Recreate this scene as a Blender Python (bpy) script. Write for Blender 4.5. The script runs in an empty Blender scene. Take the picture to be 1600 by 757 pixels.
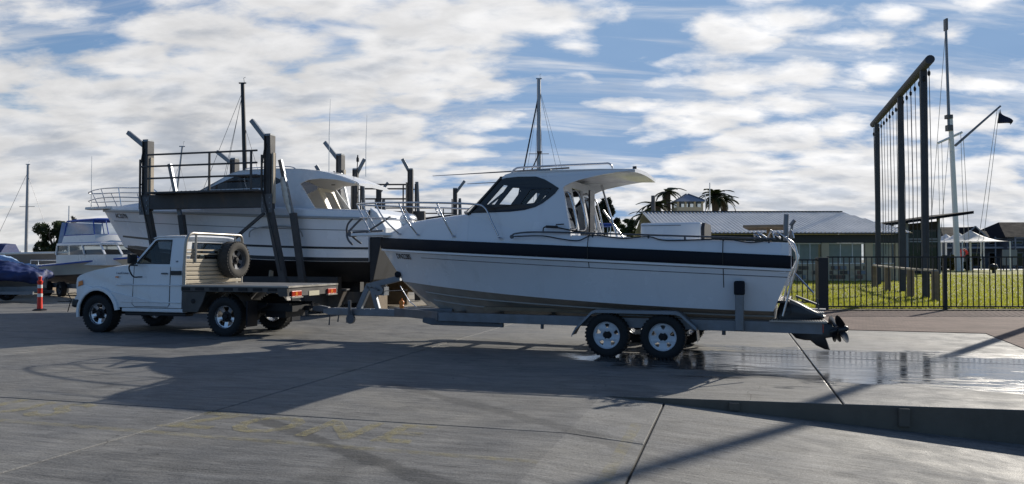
import bpy, bmesh, math, random
import numpy as np
from mathutils import Vector, Matrix
from mathutils.geometry import tessellate_polygon
R = math.radians
rnd = random.Random(7)
scene = bpy.context.scene
COL = scene.collection

# ------------------------------------------------------------------ camera
EYE = 1.5
PITCH = math.atan(27.5/1200)
cd = bpy.data.cameras.new('camera'); cam = bpy.data.objects.new('camera', cd); COL.objects.link(cam)
cd.sensor_width = 36; cd.lens = 27; cd.clip_end = 5000; cd.clip_start = 0.05
cam.location = (0, 0, EYE); cam.rotation_euler = (R(90)+PITCH, 0, 0)
scene.camera = cam
# ------------------------------------------------------------------ sun, sky, exposure
SUN_AZ, SUN_EL = R(43), R(25)
S = Vector((math.sin(SUN_AZ)*math.cos(SUN_EL), math.cos(SUN_AZ)*math.cos(SUN_EL), math.sin(SUN_EL)))
sd = bpy.data.lights.new('sun', 'SUN'); sd.energy = 5.0; sd.angle = R(0.5); sd.color = (1, .93, .82)
sun = bpy.data.objects.new('sun', sd); COL.objects.link(sun)
sun.rotation_euler = S.to_track_quat('Z', 'Y').to_euler()
scene.view_settings.view_transform = 'Standard'; scene.view_settings.look = 'None'
scene.view_settings.gamma = 1; scene.view_settings.exposure = 0.12
world = bpy.data.worlds.new('World'); scene.world = world; world.use_nodes = True

class NT:
    """tiny node-tree helper"""
    def __init__(s, tree): s.t = tree; s.n = tree.nodes; s.l = tree.links
    def node(s, typ, **kw):
        n = s.n.new(typ)
        for k, v in kw.items(): setattr(n, k, v)
        return n
    def put(s, sock, val):
        if hasattr(val, 'is_output'): s.l.new(val, sock)
        elif val is not None: sock.default_value = val
    def math(s, op, a, b=None, c=None, clamp=False):
        n = s.node('ShaderNodeMath', operation=op, use_clamp=clamp)
        for i, x in enumerate((a, b, c)):
            if x is not None: s.put(n.inputs[i], x)
        return n.outputs[0]
    def vmath(s, op, a, b=None):
        n = s.node('ShaderNodeVectorMath', operation=op)
        s.put(n.inputs[0], a)
        if b is not None: s.put(n.inputs[1], b)
        return n.outputs['Value'] if op in ('LENGTH', 'DOT_PRODUCT', 'DISTANCE') else n.outputs[0]
    def noise(s, vec, scale, detail=4, rough=.55, dist=0):
        n = s.node('ShaderNodeTexNoise'); s.put(n.inputs['Vector'], vec)
        n.inputs['Scale'].default_value = scale; n.inputs['Detail'].default_value = detail
        n.inputs['Roughness'].default_value = rough; n.inputs['Distortion'].default_value = dist
        return n.outputs['Fac']
    def remap(s, v, a, b, c=0., d=1., smooth=True):
        n = s.node('ShaderNodeMapRange', interpolation_type='SMOOTHSTEP' if smooth else 'LINEAR')
        s.put(n.inputs[0], v)
        for i, x in enumerate((a, b, c, d)): s.put(n.inputs[i+1], x)
        return n.outputs[0]
    def mix(s, f, a, b, typ='MIX'):
        n = s.node('ShaderNodeMix', data_type='RGBA', blend_type=typ)
        s.put(n.inputs['Factor'], f); s.put(n.inputs[6], a); s.put(n.inputs[7], b)
        return n.outputs[2]
    def mapping(s, vec, scale=(1, 1, 1), rot=(0, 0, 0), loc=(0, 0, 0)):
        n = s.node('ShaderNodeMapping'); s.put(n.inputs[0], vec)
        n.inputs['Scale'].default_value = scale; n.inputs['Rotation'].default_value = rot; n.inputs['Location'].default_value = loc
        return n.outputs[0]

def px_dir(x, y):
    u = (x-800)/1200; v = (378.5-y)/1200
    return Vector((u, math.cos(PITCH)-math.sin(PITCH)*v, math.sin(PITCH)+math.cos(PITCH)*v))

def build_world():
    w = NT(world.node_tree); w.n.clear()
    out = w.node('ShaderNodeOutputWorld'); bg = w.node('ShaderNodeBackground')
    sky = w.node('ShaderNodeTexSky', sky_type='NISHITA'); sky.sun_disc = False
    sky.sun_elevation = SUN_EL; sky.sun_rotation = SUN_AZ; sky.altitude = 0
    sky.air_density = 1.0; sky.dust_density = 0.6; sky.ozone_density = 1.6
    d = w.node('ShaderNodeTexCoord').outputs['Generated']
    sep = w.node('ShaderNodeSeparateXYZ'); w.put(sep.inputs[0], d)
    z = w.math('ADD', w.math('MAXIMUM', sep.outputs[2], 0.0), 0.26)
    cb = w.node('ShaderNodeCombineXYZ')
    w.put(cb.inputs[0], w.math('DIVIDE', sep.outputs[0], z)); w.put(cb.inputs[1], w.math('DIVIDE', sep.outputs[1], z))
    p = cb.outputs[0]
    p1 = w.mapping(p, scale=(0.75, 1.15, 1), rot=(0, 0, R(12)), loc=(3.1, 1.7, 0))
    big = w.noise(p1, 0.9, 3, .5, .3)
    mid = w.noise(p1, 3.2, 9, .60, .35)
    fine = w.noise(p1, 12, 8, .62, .4)
    f = w.math('ADD', w.math('MULTIPLY', big, .50), w.math('MULTIPLY', mid, .62))
    f = w.math('ADD', f, w.math('MULTIPLY', fine, .28))
    nz = w.node('ShaderNodeTexNoise'); w.put(nz.inputs['Vector'], p1); nz.inputs['Scale'].default_value = 5; nz.inputs['Detail'].default_value = 5
    vo = w.node('ShaderNodeTexVoronoi', feature='SMOOTH_F1', voronoi_dimensions='2D'); vo.inputs['Scale'].default_value = 6.5; vo.inputs['Smoothness'].default_value = .35
    w.put(vo.inputs['Vector'], w.vmath('ADD', p1, w.vmath('MULTIPLY', nz.outputs['Color'], (.22, .22, 0))))
    puff = w.remap(vo.outputs['Distance'], .05, .75, .11, -.15, False)
    f = w.math('ADD', f, puff)
    # broad weather pattern: a sheet on the left, thinner and broken to the right
    for (x, y, rad, amp) in ((330, 210, .46, .25), (620, 110, .2, .10), (890, 215, .10, -.22), (960, 225, .08, -.12), (70, 10, .25, -.16), (1010, 30, .10, -.13), (1300, 60, .16, -.06), (800, 70, .14, .16), (700, 30, .15, .10), (960, 75, .09, .09),
                             (1560, 40, .14, -.06), (1180, 250, .2, .08), (1180, 70, .13, .12), (1300, 30, .10, .08), (1330, 150, .14, .10), (1100, 180, .16, .09), (1560, 260, .1, -.07), (1300, 330, .3, .09), (1500, 230, .22, .05)):
        c = px_dir(x, y).normalized()
        dist = w.vmath('LENGTH', w.vmath('MULTIPLY', w.vmath('SUBTRACT', d, tuple(c)), (1, 1, 1.5)))
        f = w.math('ADD', f, w.remap(dist, 0., rad, amp, 0.))
    low = w.remap(sep.outputs[2], .02, .16, .12, 0.)
    f = w.math('ADD', f, low)
    f = w.math('ADD', f, w.remap(sep.outputs[1], -.25, .35, -.30, 0.))
    f = w.math('ADD', f, w.remap(sep.outputs[2], .38, .62, 0., -.30))   # the cloud sheet ends behind the camera: shaded sides look blue
    mask = w.remap(f, .57, .80, 0, 1)
    wisp = w.noise(w.mapping(p, scale=(.5, 3.2, 1), rot=(0, 0, R(-8)), loc=(1.3, 5.1, 0)), 2.4, 9, .62, .5)
    wmask = w.math('MULTIPLY', w.remap(wisp, .44, .74, .06, .75), w.remap(sep.outputs[1], -.2, .4, 0, 1))
    mask = w.math('MAXIMUM', mask, wmask)
    # cloud brightness: thin edges bright, thick cores greyer, brighter towards the sun
    sh = w.noise(w.mapping(p, scale=(.9, 1.3, 1), loc=(7.3, 2.2, 0)), 5.5, 7, .58, .3)
    core = w.remap(f, .78, 1.12, 1.0, .80)
    tone = w.math('MULTIPLY', core, w.remap(sh, .30, .70, .86, 1.09))
    sund = w.vmath('DOT_PRODUCT', d, tuple(S))
    glow = w.remap(sund, .55, 1.0, 1.0, 1.2)
    tone = w.math('MULTIPLY', tone, glow)
    tone = w.math('MULTIPLY', tone, w.remap(puff, -.12, .10, .93, 1.06))
    base = w.mix(w.remap(core, .80, 1.0, 0, 1), (6.6, 7.0, 7.7, 1), (9.2, 9.1, 9.05, 1))
    sc = w.node('ShaderNodeVectorMath', operation='SCALE'); w.put(sc.inputs[0], base); w.put(sc.inputs['Scale'], tone)
    blue = w.mix(1.0, sky.outputs[0], (.80, 1.0, 1.22, 1), 'MULTIPLY')
    blue = w.vmath('MINIMUM', blue, (2.3, 4.0, 6.7))
    colr = w.mix(w.math('MULTIPLY', mask, .95), blue, sc.outputs[0])
    w.l.new(colr, bg.inputs['Color']); bg.inputs['Strength'].default_value = 0.083
    w.l.new(bg.outputs[0], out.inputs[0])
build_world()

# ------------------------------------------------------------------ pixel -> place (used to read real positions off the photograph)
def ground(x, y, z=0.):
    r = px_dir(x, y); k = (z-EYE)/r.z
    return Vector((r.x*k, r.y*k, z))
def at(x, y, D):
    r = px_dir(x, y); k = D/r.y
    return Vector((r.x*k, D, EYE+r.z*k))

# ------------------------------------------------------------------ materials
M = {}
def mat(name, col, rough=.5, metal=0., noise=None, bump=None, coat=0., spec=None, alpha_noise=None, transl=0., grime=None):
    m = bpy.data.materials.new(name); m.use_nodes = True; w = NT(m.node_tree)
    b = w.n['Principled BSDF']; b.inputs['Roughness'].default_value = rough; b.inputs['Metallic'].default_value = metal
    c = tuple(col)+(1,); b.inputs['Base Color'].default_value = c
    if coat: b.inputs['Coat Weight'].default_value = coat; b.inputs['Coat Roughness'].default_value = .08
    if spec is not None: b.inputs['Specular IOR Level'].default_value = spec
    tc = w.node('ShaderNodeTexCoord').outputs['Object']
    colsock = None
    if noise:
        f = w.noise(tc, noise[0], 6, .6); v = w.remap(f, .28, .72, 1-noise[1], 1+noise[1], False)
        n = w.node('ShaderNodeVectorMath', operation='SCALE'); n.inputs[0].default_value = tuple(col); w.put(n.inputs['Scale'], v)
        colsock = n.outputs[0]
        w.put(b.inputs['Roughness'], w.remap(f, .3, .7, max(.02, rough-.08), min(1, rough+.1), False))
    if grime:
        sc, amt, gcol = grime
        g = w.noise(w.mapping(tc, scale=(1, 1, .35)), sc, 8, .65, .3)
        colsock = w.mix(w.remap(g, .50, .78, 0, amt), colsock if colsock else c, tuple(gcol)+(1,))
    if colsock: w.l.new(colsock, b.inputs['Base Color'])
    if bump:
        bn = w.node('ShaderNodeBump'); bn.inputs['Strength'].default_value = bump[1]; bn.inputs['Distance'].default_value = .02
        w.put(bn.inputs['Height'], w.noise(tc, bump[0], 5, .6)); w.l.new(bn.outputs[0], b.inputs['Normal'])
    if alpha_noise:
        a = w.noise(tc, alpha_noise[0], 9, .72, .2)
        w.put(b.inputs['Alpha'], w.remap(a, alpha_noise[1], alpha_noise[2], 0, alpha_noise[3]))
    if transl:
        t = w.node('ShaderNodeBsdfTranslucent'); mx = w.node('ShaderNodeMixShader'); mx.inputs[0].default_value = transl
        t.inputs[0].default_value = c
        if colsock: w.l.new(colsock, t.inputs[0])
        o = w.n['Material Output']; w.l.new(b.outputs[0], mx.inputs[1]); w.l.new(t.outputs[0], mx.inputs[2]); w.l.new(mx.outputs[0], o.inputs[0])
    M[name] = m
    return m
def glass(name, tint, amt=.9):
    m = bpy.data.materials.new(name); m.use_nodes = True; w = NT(m.node_tree); w.n.clear()
    o = w.node('ShaderNodeOutputMaterial'); t = w.node('ShaderNodeBsdfTransparent'); g = w.node('ShaderNodeBsdfGlossy')
    t.inputs[0].default_value = tuple(tint)+(1,); g.inputs['Roughness'].default_value = .02
    lw = w.node('ShaderNodeLayerWeight'); lw.inputs['Blend'].default_value = .5
    mx = w.node('ShaderNodeMixShader'); w.put(mx.inputs[0], w.math('ADD', .045, w.math('MULTIPLY', .9, w.math('POWER', lw.outputs['Facing'], 5.)))); w.l.new(t.outputs[0], mx.inputs[1]); w.l.new(g.outputs[0], mx.inputs[2])
    w.l.new(mx.outputs[0], o.inputs[0]); M[name] = m

mat('gelcoat', (.74, .75, .77), .22, coat=.35, noise=(1.3, .03), bump=(1.7, .10), grime=(2.2, .24, (.42, .40, .36)))
mat('gelcoat_old', (.66, .66, .64), .3, coat=.2, noise=(1.0, .04), grime=(1.5, .35, (.40, .37, .31)))
mat('gelcoat_cream', (.60, .55, .45), .35, noise=(1.5, .05))
mat('truck_paint', (.76, .77, .78), .25, coat=.5, noise=(2, .02), grime=(3.5, .22, (.40, .36, .30)))
mat('navy_rubber', (.008, .010, .016), .6, noise=(3, .2), spec=.22)
mat('antifoul', (.30, .29, .27), .6, noise=(2.5, .25), grime=(5, .5, (.20, .17, .13)))
mat('antifoul_black', (.012, .013, .016), .6, noise=(2, .3))
mat('antifoul_blue', (.02, .03, .075), .6, noise=(2, .3))
mat('antifoul_brown', (.11, .075, .04), .7, noise=(2, .3))
mat('strake', (.33, .33, .32), .4)
mat('black_trim', (.012, .013, .016), .3)
mat('black_plastic', (.016, .016, .018), .5, noise=(6, .2))
mat('drive_black', (.014, .014, .016), .38, noise=(8, .25), coat=.2)
mat('motor_grey', (.10, .105, .115), .35, coat=.3, noise=(4, .15))
mat('stainless', (.55, .55, .56), .22, 1., noise=(9, .1))
mat('galvanised', (.19, .205, .225), .45, .75, noise=(5, .22), bump=(30, .1), grime=(4, .35, (.16, .13, .10)))
mat('galv_dark', (.12, .125, .135), .6, .5, noise=(4, .3), grime=(3, .5, (.07, .055, .045)))
mat('steel_dark', (.062, .062, .064), .65, .2, noise=(2, .35), bump=(16, .15), grime=(2.6, .75, (.125, .088, .058)))
mat('aluminium', (.36, .34, .31), .42, .8, noise=(4, .15), grime=(3, .3, (.25, .22, .18)))
mat('headboard', (.33, .285, .215), .6, .2, noise=(4, .2), grime=(3, .5, (.17, .14, .10)))
mat('tray_steel', (.085, .08, .075), .55, .4, noise=(3, .3), grime=(5, .4, (.16, .13, .10)))
mat('tyre', (.014, .014, .015), .8, noise=(12, .3), bump=(60, .3))
mat('tyre_dusty', (.06, .055, .048), .9, noise=(9, .35), bump=(60, .3))
mat('alloy', (.62, .63, .65), .25, .9, noise=(7, .12))
mat('white_rim', (.62, .64, .67), .4, .1, noise=(8, .08), grime=(6, .3, (.3, .27, .23)))
mat('dark_metal', (.02, .02, .022), .6, .5)
mat('interior', (.045, .045, .05), .8)
mat('interior_light', (.40, .39, .37), .7)
mat('red_lens', (.45, .012, .01), .15, coat=.6)
mat('amber_lens', (.7, .20, .03), .15, coat=.6)
mat('lamp_lens', (.6, .62, .64), .08, coat=.8)
mat('plate_yellow', (.55, .50, .35), .5)
mat('orange_paint', (.85, .22, .02), .5)
mat('decal_black', (.01, .01, .012), .45)
mat('decal_grey', (.10, .12, .16), .4)
mat('pinstripe', (.05, .055, .07), .4)
mat('hose_black', (.012, .012, .012), .5)
mat('rope', (.30, .29, .26), .9)
mat('rope_dark', (.06, .06, .065), .9)
mat('timber', (.22, .165, .11), .8, noise=(5, .3), bump=(20, .3))
mat('timber_pale', (.42, .36, .28), .8, noise=(5, .25), bump=(20, .3))
mat('timber_grey', (.055, .06, .07), .75, noise=(3, .25), bump=(14, .3))
mat('fender_cloth', (.55, .54, .50), .9, noise=(8, .2), bump=(20, .5))
mat('red_plastic', (.70, .035, .015), .45, noise=(5, .1))
mat('reflective', (.75, .75, .72), .3)
mat('tarp_blue', (.012, .028, .115), .6, noise=(3, .3), bump=(7, .6))
mat('tarp_pale', (.32, .45, .66), .6, noise=(3, .15), bump=(7, .5))
mat('tarp_white', (.60, .58, .52), .8, noise=(4, .15), bump=(7, .6))
mat('canvas_blue', (.02, .07, .33), .7, noise=(4, .2))
mat('hull_grey', (.20, .20, .20), .5, noise=(2, .15))
mat('mast_alu', (.30, .31, .33), .4, .7, noise=(3, .1))
mat('mast_black', (.012, .012, .014), .4)
mat('wire', (.12, .12, .13), .4, .8)
glass('boat_glass', (.80, .84, .88)); glass('dark_glass', (.10, .11, .13)); glass('car_glass', (.48, .53, .55)); glass('vinyl', (.80, .84, .88)); glass('house_glass', (.62, .66, .68))

# ------------------------------------------------------------------ mesh building
class MB:
    def __init__(s): s.v = []; s.f = []
    def add(s, v, f):
        o = len(s.v); s.v += [tuple(p) for p in v]; s.f += [tuple(i+o for i in q) for q in f]; return s
    def box(s, x0, x1, y0, y1, z0, z1):
        return s.add([(x, y, z) for z in (z0, z1) for y in (y0, y1) for x in (x0, x1)],
                     [(0, 1, 3, 2), (4, 5, 7, 6), (0, 1, 5, 4), (2, 3, 7, 6), (0, 2, 6, 4), (1, 3, 7, 5)])
    def beam(s, a, b, w, h, up=(0, 0, 1)):
        a = Vector(a); b = Vector(b); d = (b-a).normalized(); u = Vector(up)
        x = d.cross(u)
        if x.length < 1e-4: x = d.cross(Vector((0, 1, 0)))
        x.normalize(); y = x.cross(d).normalized(); x *= w/2; y *= h/2
        v = [p+i*x+j*y for p in (a, b) for i, j in ((-1, -1), (1, -1), (1, 1), (-1, 1))]
        return s.add(v, [(0, 1, 2, 3), (4, 5, 6, 7), (0, 1, 5, 4), (1, 2, 6, 5), (2, 3, 7, 6), (3, 0, 4, 7)])
    def tube(s, pts, r, n=8, closed=False):
        P = [Vector(p) for p in pts]; N = len(P); rs = r if isinstance(r, (list, tuple)) else [r]*N
        T = []
        for i in range(N):
            a = P[(i-1) % N] if (closed or i) else P[0]; b = P[(i+1) % N] if (closed or i < N-1) else P[-1]
            T.append((b-a).normalized())
        u = T[0].orthogonal().normalized(); v = []
        for i in range(N):
            u = (u-T[i]*u.dot(T[i]))
            u = u.normalized() if u.length > 1e-5 else T[i].orthogonal().normalized()
            w = T[i].cross(u)
            for k in range(n):
                a = 2*math.pi*k/n; v.append(P[i]+(u*math.cos(a)+w*math.sin(a))*rs[i])
        f = []
        for i in range(N if closed else N-1):
            j = (i+1) % N
            for k in range(n): l = (k+1) % n; f.append((i*n+k, i*n+l, j*n+l, j*n+k))
        if not closed: f.append(tuple(range(n))); f.append(tuple(range((N-1)*n, N*n)))
        return s.add(v, f)
    def loft(s, rings, closed=True, caps=True):
        n = len(rings[0]); v = [p for r in rings for p in r]; f = []
        for i in range(len(rings)-1):
            for k in range(n if closed else n-1): l = (k+1) % n; f.append((i*n+k, i*n+l, (i+1)*n+l, (i+1)*n+k))
        if caps and closed: f.append(tuple(range(n))); f.append(tuple(range((len(rings)-1)*n, len(rings)*n)))
        return s.add(v, f)
    def lathe(s, prof, c=(0, 0, 0), axis='z', n=24, caps=True):
        rings = []
        for r, h in prof:
            ring = []
            for k in range(n):
                a = 2*math.pi*k/n; p = (r*math.cos(a), r*math.sin(a))
                q = {'z': (p[0], p[1], h), 'y': (p[0], h, p[1]), 'x': (h, p[0], p[1])}[axis]
                ring.append((c[0]+q[0], c[1]+q[1], c[2]+q[2]))
            rings.append(ring)
        return s.loft(rings, True, caps)
    def prism(s, poly, axis, a, b):
        def q(p, t): return {'y': (p[0], t, p[1]), 'x': (t, p[0], p[1]), 'z': (p[0], p[1], t)}[axis]
        return s.panel(poly, [], lambda x, y: (lambda t: q((x, y), t)), None, (a, b))
    def panel(s, outer, holes, fn, th, ab=None):
        """2-D outline with holes lifted by fn(x,y)(layer) to 3-D, closed to a slab"""
        loops = [[Vector((p[0], p[1], 0)) for p in l] for l in [outer]+holes]
        flat = [p for l in loops for p in l]; tri = tessellate_polygon(loops); n = len(flat)
        l0, l1 = ab if ab else (0., th)
        v = [fn(p.x, p.y)(l0) for p in flat]+[fn(p.x, p.y)(l1) for p in flat]
        f = [tuple(t) for t in tri]+[tuple(i+n for i in t) for t in tri]; o = 0
        for l in loops:
            m = len(l)
            for i in range(m): j = (i+1) % m; f.append((o+i, o+j, o+j+n, o+i+n))
            o += m
        return s.add(v, f)
    def build(s, name, material, parent=None, smooth=None, bevel=0., loc=None, rot=None, double=False):
        me = bpy.data.meshes.new(name); me.from_pydata(s.v, [], s.f)
        bm = bmesh.new(); bm.from_mesh(me)
        if double: bmesh.ops.remove_doubles(bm, verts=bm.verts, dist=1e-4)
        bmesh.ops.recalc_face_normals(bm, faces=bm.faces); bm.to_mesh(me); bm.free()
        me.materials.append(M[material])
        if smooth:
            me.polygons.foreach_set('use_smooth', [True]*len(me.polygons)); me.set_sharp_from_angle(angle=R(smooth))
        o = bpy.data.objects.new(name, me); COL.objects.link(o)
        if parent: o.parent = parent
        if loc: o.location = loc
        if rot: o.rotation_euler = rot
        if bevel:
            b = o.modifiers.new('bevel', 'BEVEL'); b.width = bevel; b.segments = 2; b.limit_method = 'ANGLE'; b.angle_limit = R(40)
        return o
def tag(o, label=None, cat=None, group=None, kind=None):
    if label: o['label'] = label
    if cat: o['category'] = cat
    if group: o['group'] = group
    if kind: o['kind'] = kind
    return o
def empty(name, loc, rz=0, label=None, cat=None, group=None):
    o = bpy.data.objects.new(name, None); COL.objects.link(o); o.location = loc; o.rotation_euler = (0, 0, rz); o.empty_display_size = .2
    return tag(o, label, cat, group)
def copy_tree(o, parent=None):
    c = o.copy(); COL.objects.link(c); c.parent = parent
    for ch in list(o.children): copy_tree(ch, c)
    return c
def text(name, body, size, material, parent, mtx, shear=0., spacing=1.0, thick=.002, xs=1., bold=0.):
    cu = bpy.data.curves.new(name, 'FONT'); cu.body = body; cu.size = size; cu.extrude = thick; cu.offset = bold; cu.shear = shear; cu.space_character = spacing
    cu.align_x = 'CENTER'; cu.align_y = 'CENTER'; cu.resolution_u = 3
    t = bpy.data.objects.new(name, cu); COL.objects.link(t)
    dg = bpy.context.evaluated_depsgraph_get(); me = bpy.data.meshes.new_from_object(t.evaluated_get(dg))
    bpy.data.objects.remove(t); bpy.data.curves.remove(cu)
    me.transform(Matrix.Diagonal((xs, 1, 1, 1))); me.materials.clear(); me.materials.append(M[material])
    o = bpy.data.objects.new(name, me); COL.objects.link(o); o.parent = parent; o.matrix_local = mtx
    return o
def frame_mtx(o, x, y):
    x = Vector(x).normalized(); y = Vector(y); y = (y-x*y.dot(x)).normalized(); z = x.cross(y)
    m = Matrix((x, y, z)).transposed().to_4x4(); m.translation = Vector(o); return m
def lerp(a, b, t): return a+(b-a)*t
def arc(c, r, a0, a1, n): return [(c[0]+r*math.cos(lerp(a0, a1, i/n)), c[1]+r*math.sin(lerp(a0, a1, i/n))) for i in range(n+1)]
def smooth_path(pts, n=6):
    P = [Vector(p) for p in pts]; out = []
    for i in range(len(P)-1):
        p0 = P[max(i-1, 0)]; p1 = P[i]; p2 = P[i+1]; p3 = P[min(i+2, len(P)-1)]
        for k in range(n):
            t = k/n; out.append(.5*((2*p1)+(p2-p0)*t+(2*p0-5*p1+4*p2-p3)*t*t+(3*p1-p0-3*p2+p3)*t**3))
    out.append(P[-1]); return out
# ================================================================== GROUND
GA = R(16)
def uv(u, v, z=0.): return (u*math.cos(GA)+v*math.sin(GA), -u*math.sin(GA)+v*math.cos(GA), z)
RAMP_K = .082; HINGE = -1.39
def ramp_z(u): return -RAMP_K*max(0., u-HINGE)

def concrete(name, wet, tint=(1, 1, 1), base=(.158, .158, .155)):
    m = bpy.data.materials.new(name); m.use_nodes = True; w = NT(m.node_tree); b = w.n['Principled BSDF']
    pos = w.node('ShaderNodeNewGeometry').outputs['Position']
    inf = w.node('ShaderNodeObjectInfo').outputs['Random']
    pr = w.mapping(pos, rot=(0, 0, GA))
    blot = w.noise(pr, .35, 5, .6, .4); med = w.noise(pr, 2.2, 7, .65, .3)
    streak = w.noise(w.mapping(pr, scale=(.55, 7, 1)), 1.6, 6, .62, .5)
    swirl = w.noise(w.mapping(pr, scale=(1.2, 3.2, 1)), 1.1, 8, .68, 1.6)
    speck = w.noise(pr, 55, 3, .6)
    broom = w.noise(w.mapping(pr, scale=(1.3, 15, 1)), 3.2, 5, .65, .8)
    v = w.math('ADD', w.remap(blot, .3, .7, .80, 1.16), w.remap(streak, .3, .7, -.15, .15))
    v = w.math('ADD', v, w.remap(swirl, .32, .68, -.16, .17))
    v = w.math('ADD', v, w.remap(med, .3, .7, -.12, .12))
    v = w.math('ADD', v, w.remap(speck, .3, .7, -.2, .2))
    v = w.math('ADD', v, w.remap(inf, 0, 1, -.06, .06))
    v = w.math('ADD', v, w.remap(broom, .3, .7, -.13, .13))
    grit = w.noise(pr, 23, 2, .5); v = w.math('MULTIPLY', v, w.remap(grit, .66, .72, 1., .70)); v = w.math('ADD', v, w.remap(grit, .34, .29, 0., .12))
    cv = w.node('ShaderNodeTexVoronoi', feature='DISTANCE_TO_EDGE', voronoi_dimensions='2D'); cv.inputs['Scale'].default_value = .21
    cn = w.node('ShaderNodeTexNoise'); w.put(cn.inputs['Vector'], pr); cn.inputs['Scale'].default_value = 1.7; cn.inputs['Detail'].default_value = 8
    w.put(cv.inputs['Vector'], w.vmath('ADD', pr, w.vmath('MULTIPLY', cn.outputs['Color'], (.7, .7, 0))))
    ck = w.math('MULTIPLY', w.remap(cv.outputs['Distance'], .0006, .0022, 1, 0), w.remap(blot, .47, .55, 0, .6)); v = w.math('MULTIPLY', v, w.math('SUBTRACT', 1., ck))
    # dark pits and oil spots
    pit = w.noise(pr, 9, 2, .5, .2); v = w.math('MULTIPLY', v, w.remap(pit, .70, .76, 1., .55))
    oil = w.noise(pr, .9, 4, .55, .6); v = w.math('MULTIPLY', v, w.remap(oil, .62, .74, 1., .68))
    # rubbed-in tyre tracks
    for (x0, y0, x1, y1, wd, am) in ((385, 648, 690, 757, .13, .50), (590, 595, 965, 690, .14, .34), (600, 700, 480, 757, .2, .2), (1100, 620, 640, 600, .25, .15), (0, 560, 330, 530, .3, .2)):
        A = ground(x0, y0); B = ground(x1, y1); dr = (B-A).normalized(); L = (B-A).length
        rel = w.vmath('SUBTRACT', pos, tuple(A))
        t = w.vmath('DOT_PRODUCT', rel, tuple(dr)); n = w.math('ABSOLUTE', w.vmath('DOT_PRODUCT', rel, (-dr.y, dr.x, 0)))
        n = w.math('ADD', n, w.remap(med, .3, .7, -.03, .05))
        k = w.math('MULTIPLY', w.remap(n, wd*.55, wd, 1, 0), w.math('MULTIPLY', w.remap(t, 0, .5, 0, 1), w.remap(t, L, L+1.2, 1, 0)))
        k = w.math('MULTIPLY', k, w.remap(streak, .25, .6, .5, 1.))
        v = w.math('MULTIPLY', v, w.math('SUBTRACT', 1., w.math('MULTIPLY', k, am)))
    n = w.node('ShaderNodeVectorMath', operation='SCALE'); n.inputs[0].default_value = base; w.put(n.inputs['Scale'], v)
    col = w.mix(w.remap(blot, .35, .7, .0, .55), n.outputs[0], w.mix(1., n.outputs[0], (1.12, 1.03, .86, 1), 'MULTIPLY'))
    rough = w.remap(med, .3, .7, .62, .85)
    bh = w.math('ADD', w.math('MULTIPLY', speck, .5), w.math('ADD', w.math('MULTIPLY', streak, 1.2), w.math('ADD', swirl, broom)))
    bn = w.node('ShaderNodeBump'); bn.inputs['Distance'].default_value = .012
    if wet:
        f = None
        for (cx, cy, rx, ry) in ((5.2, 11.0, 3.7, 2.2), (2.2, 11.5, 1.6, .9), (7.6, 10.7, 1.9, 1.4)):
            q = w.mapping(w.vmath('SUBTRACT', pr, tuple(Matrix.Rotation(GA, 3, 'Z') @ Vector((cx, cy, 0)))), scale=(1/rx, 1/ry, 0))
            l = w.math('SUBTRACT', 1., w.vmath('LENGTH', q)); f = l if f is None else w.math('MAXIMUM', f, l)
        f = w.math('ADD', f, w.remap(w.noise(w.mapping(pr, scale=(.5, 1.6, 1)), 1.3, 7, .62, .6), .25, .75, -.46, .46, False))
        f = w.math('ADD', f, w.remap(w.noise(w.mapping(pr, scale=(.35, 2.4, 1)), 3.6, 6, .6, .4), .3, .7, -.24, .20, False))
        damp = w.remap(f, -.06, .16, 0, 1); pool = w.remap(f, .14, .30, 0, 1)
        dark = w.mix(1., col, (.50, .50, .52, 1), 'MULTIPLY'); col = w.mix(damp, col, dark)
        film = w.remap(w.noise(w.mapping(pr, scale=(.5, 3, 1)), 3, 4, .5, .3), .3, .7, .03, .22)
        rough = w.math('MULTIPLY', rough, w.math('SUBTRACT', 1., w.math('MULTIPLY', damp, .55)))
        mxr = w.node('ShaderNodeMix'); w.put(mxr.inputs[0], pool); w.put(mxr.inputs[2], rough); w.put(mxr.inputs[3], film); rough = mxr.outputs[0]
        w.put(bn.inputs['Strength'], w.remap(pool, 0, 1, .55, .02))
        w.put(b.inputs['Specular IOR Level'], w.remap(pool, 0, 1, .35, .9))
    else:
        bn.inputs['Strength'].default_value = .55; b.inputs['Specular IOR Level'].default_value = .35
    w.put(bn.inputs['Height'], bh); w.l.new(bn.outputs[0], b.inputs['Normal'])
    w.l.new(col, b.inputs['Base Color']); w.put(b.inputs['Roughness'], rough); M[name] = m
concrete('concrete', True); concrete('concrete_dry', False)
mat('joint_fill', (.02, .019, .018), .9, noise=(4, .3))
mat('far_ground', (.30, .265, .21), .9, noise=(.4, .12), bump=(3, .2))
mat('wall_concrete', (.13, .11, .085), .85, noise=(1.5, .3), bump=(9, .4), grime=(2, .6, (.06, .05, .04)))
mat('yellow_paint', (.42, .36, .16), .75, noise=(5, .2), alpha_noise=(9, .36, .66, .27))

E0 = Vector((.99, 8.49, 0)); E1 = Vector((5.13, 7.69, 0)); ED = (E1-E0).normalized()
def edge_at(u):   # point on the slab edge over the ramp for grid coordinate u
    k = (u-(E0.x*math.cos(GA)-E0.y*math.sin(GA)))/(ED.x*math.cos(GA)-ED.y*math.sin(GA)); return E0+ED*k
def edge_v(u): p = edge_at(u); return p.x*math.sin(GA)+p.y*math.cos(GA)

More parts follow.
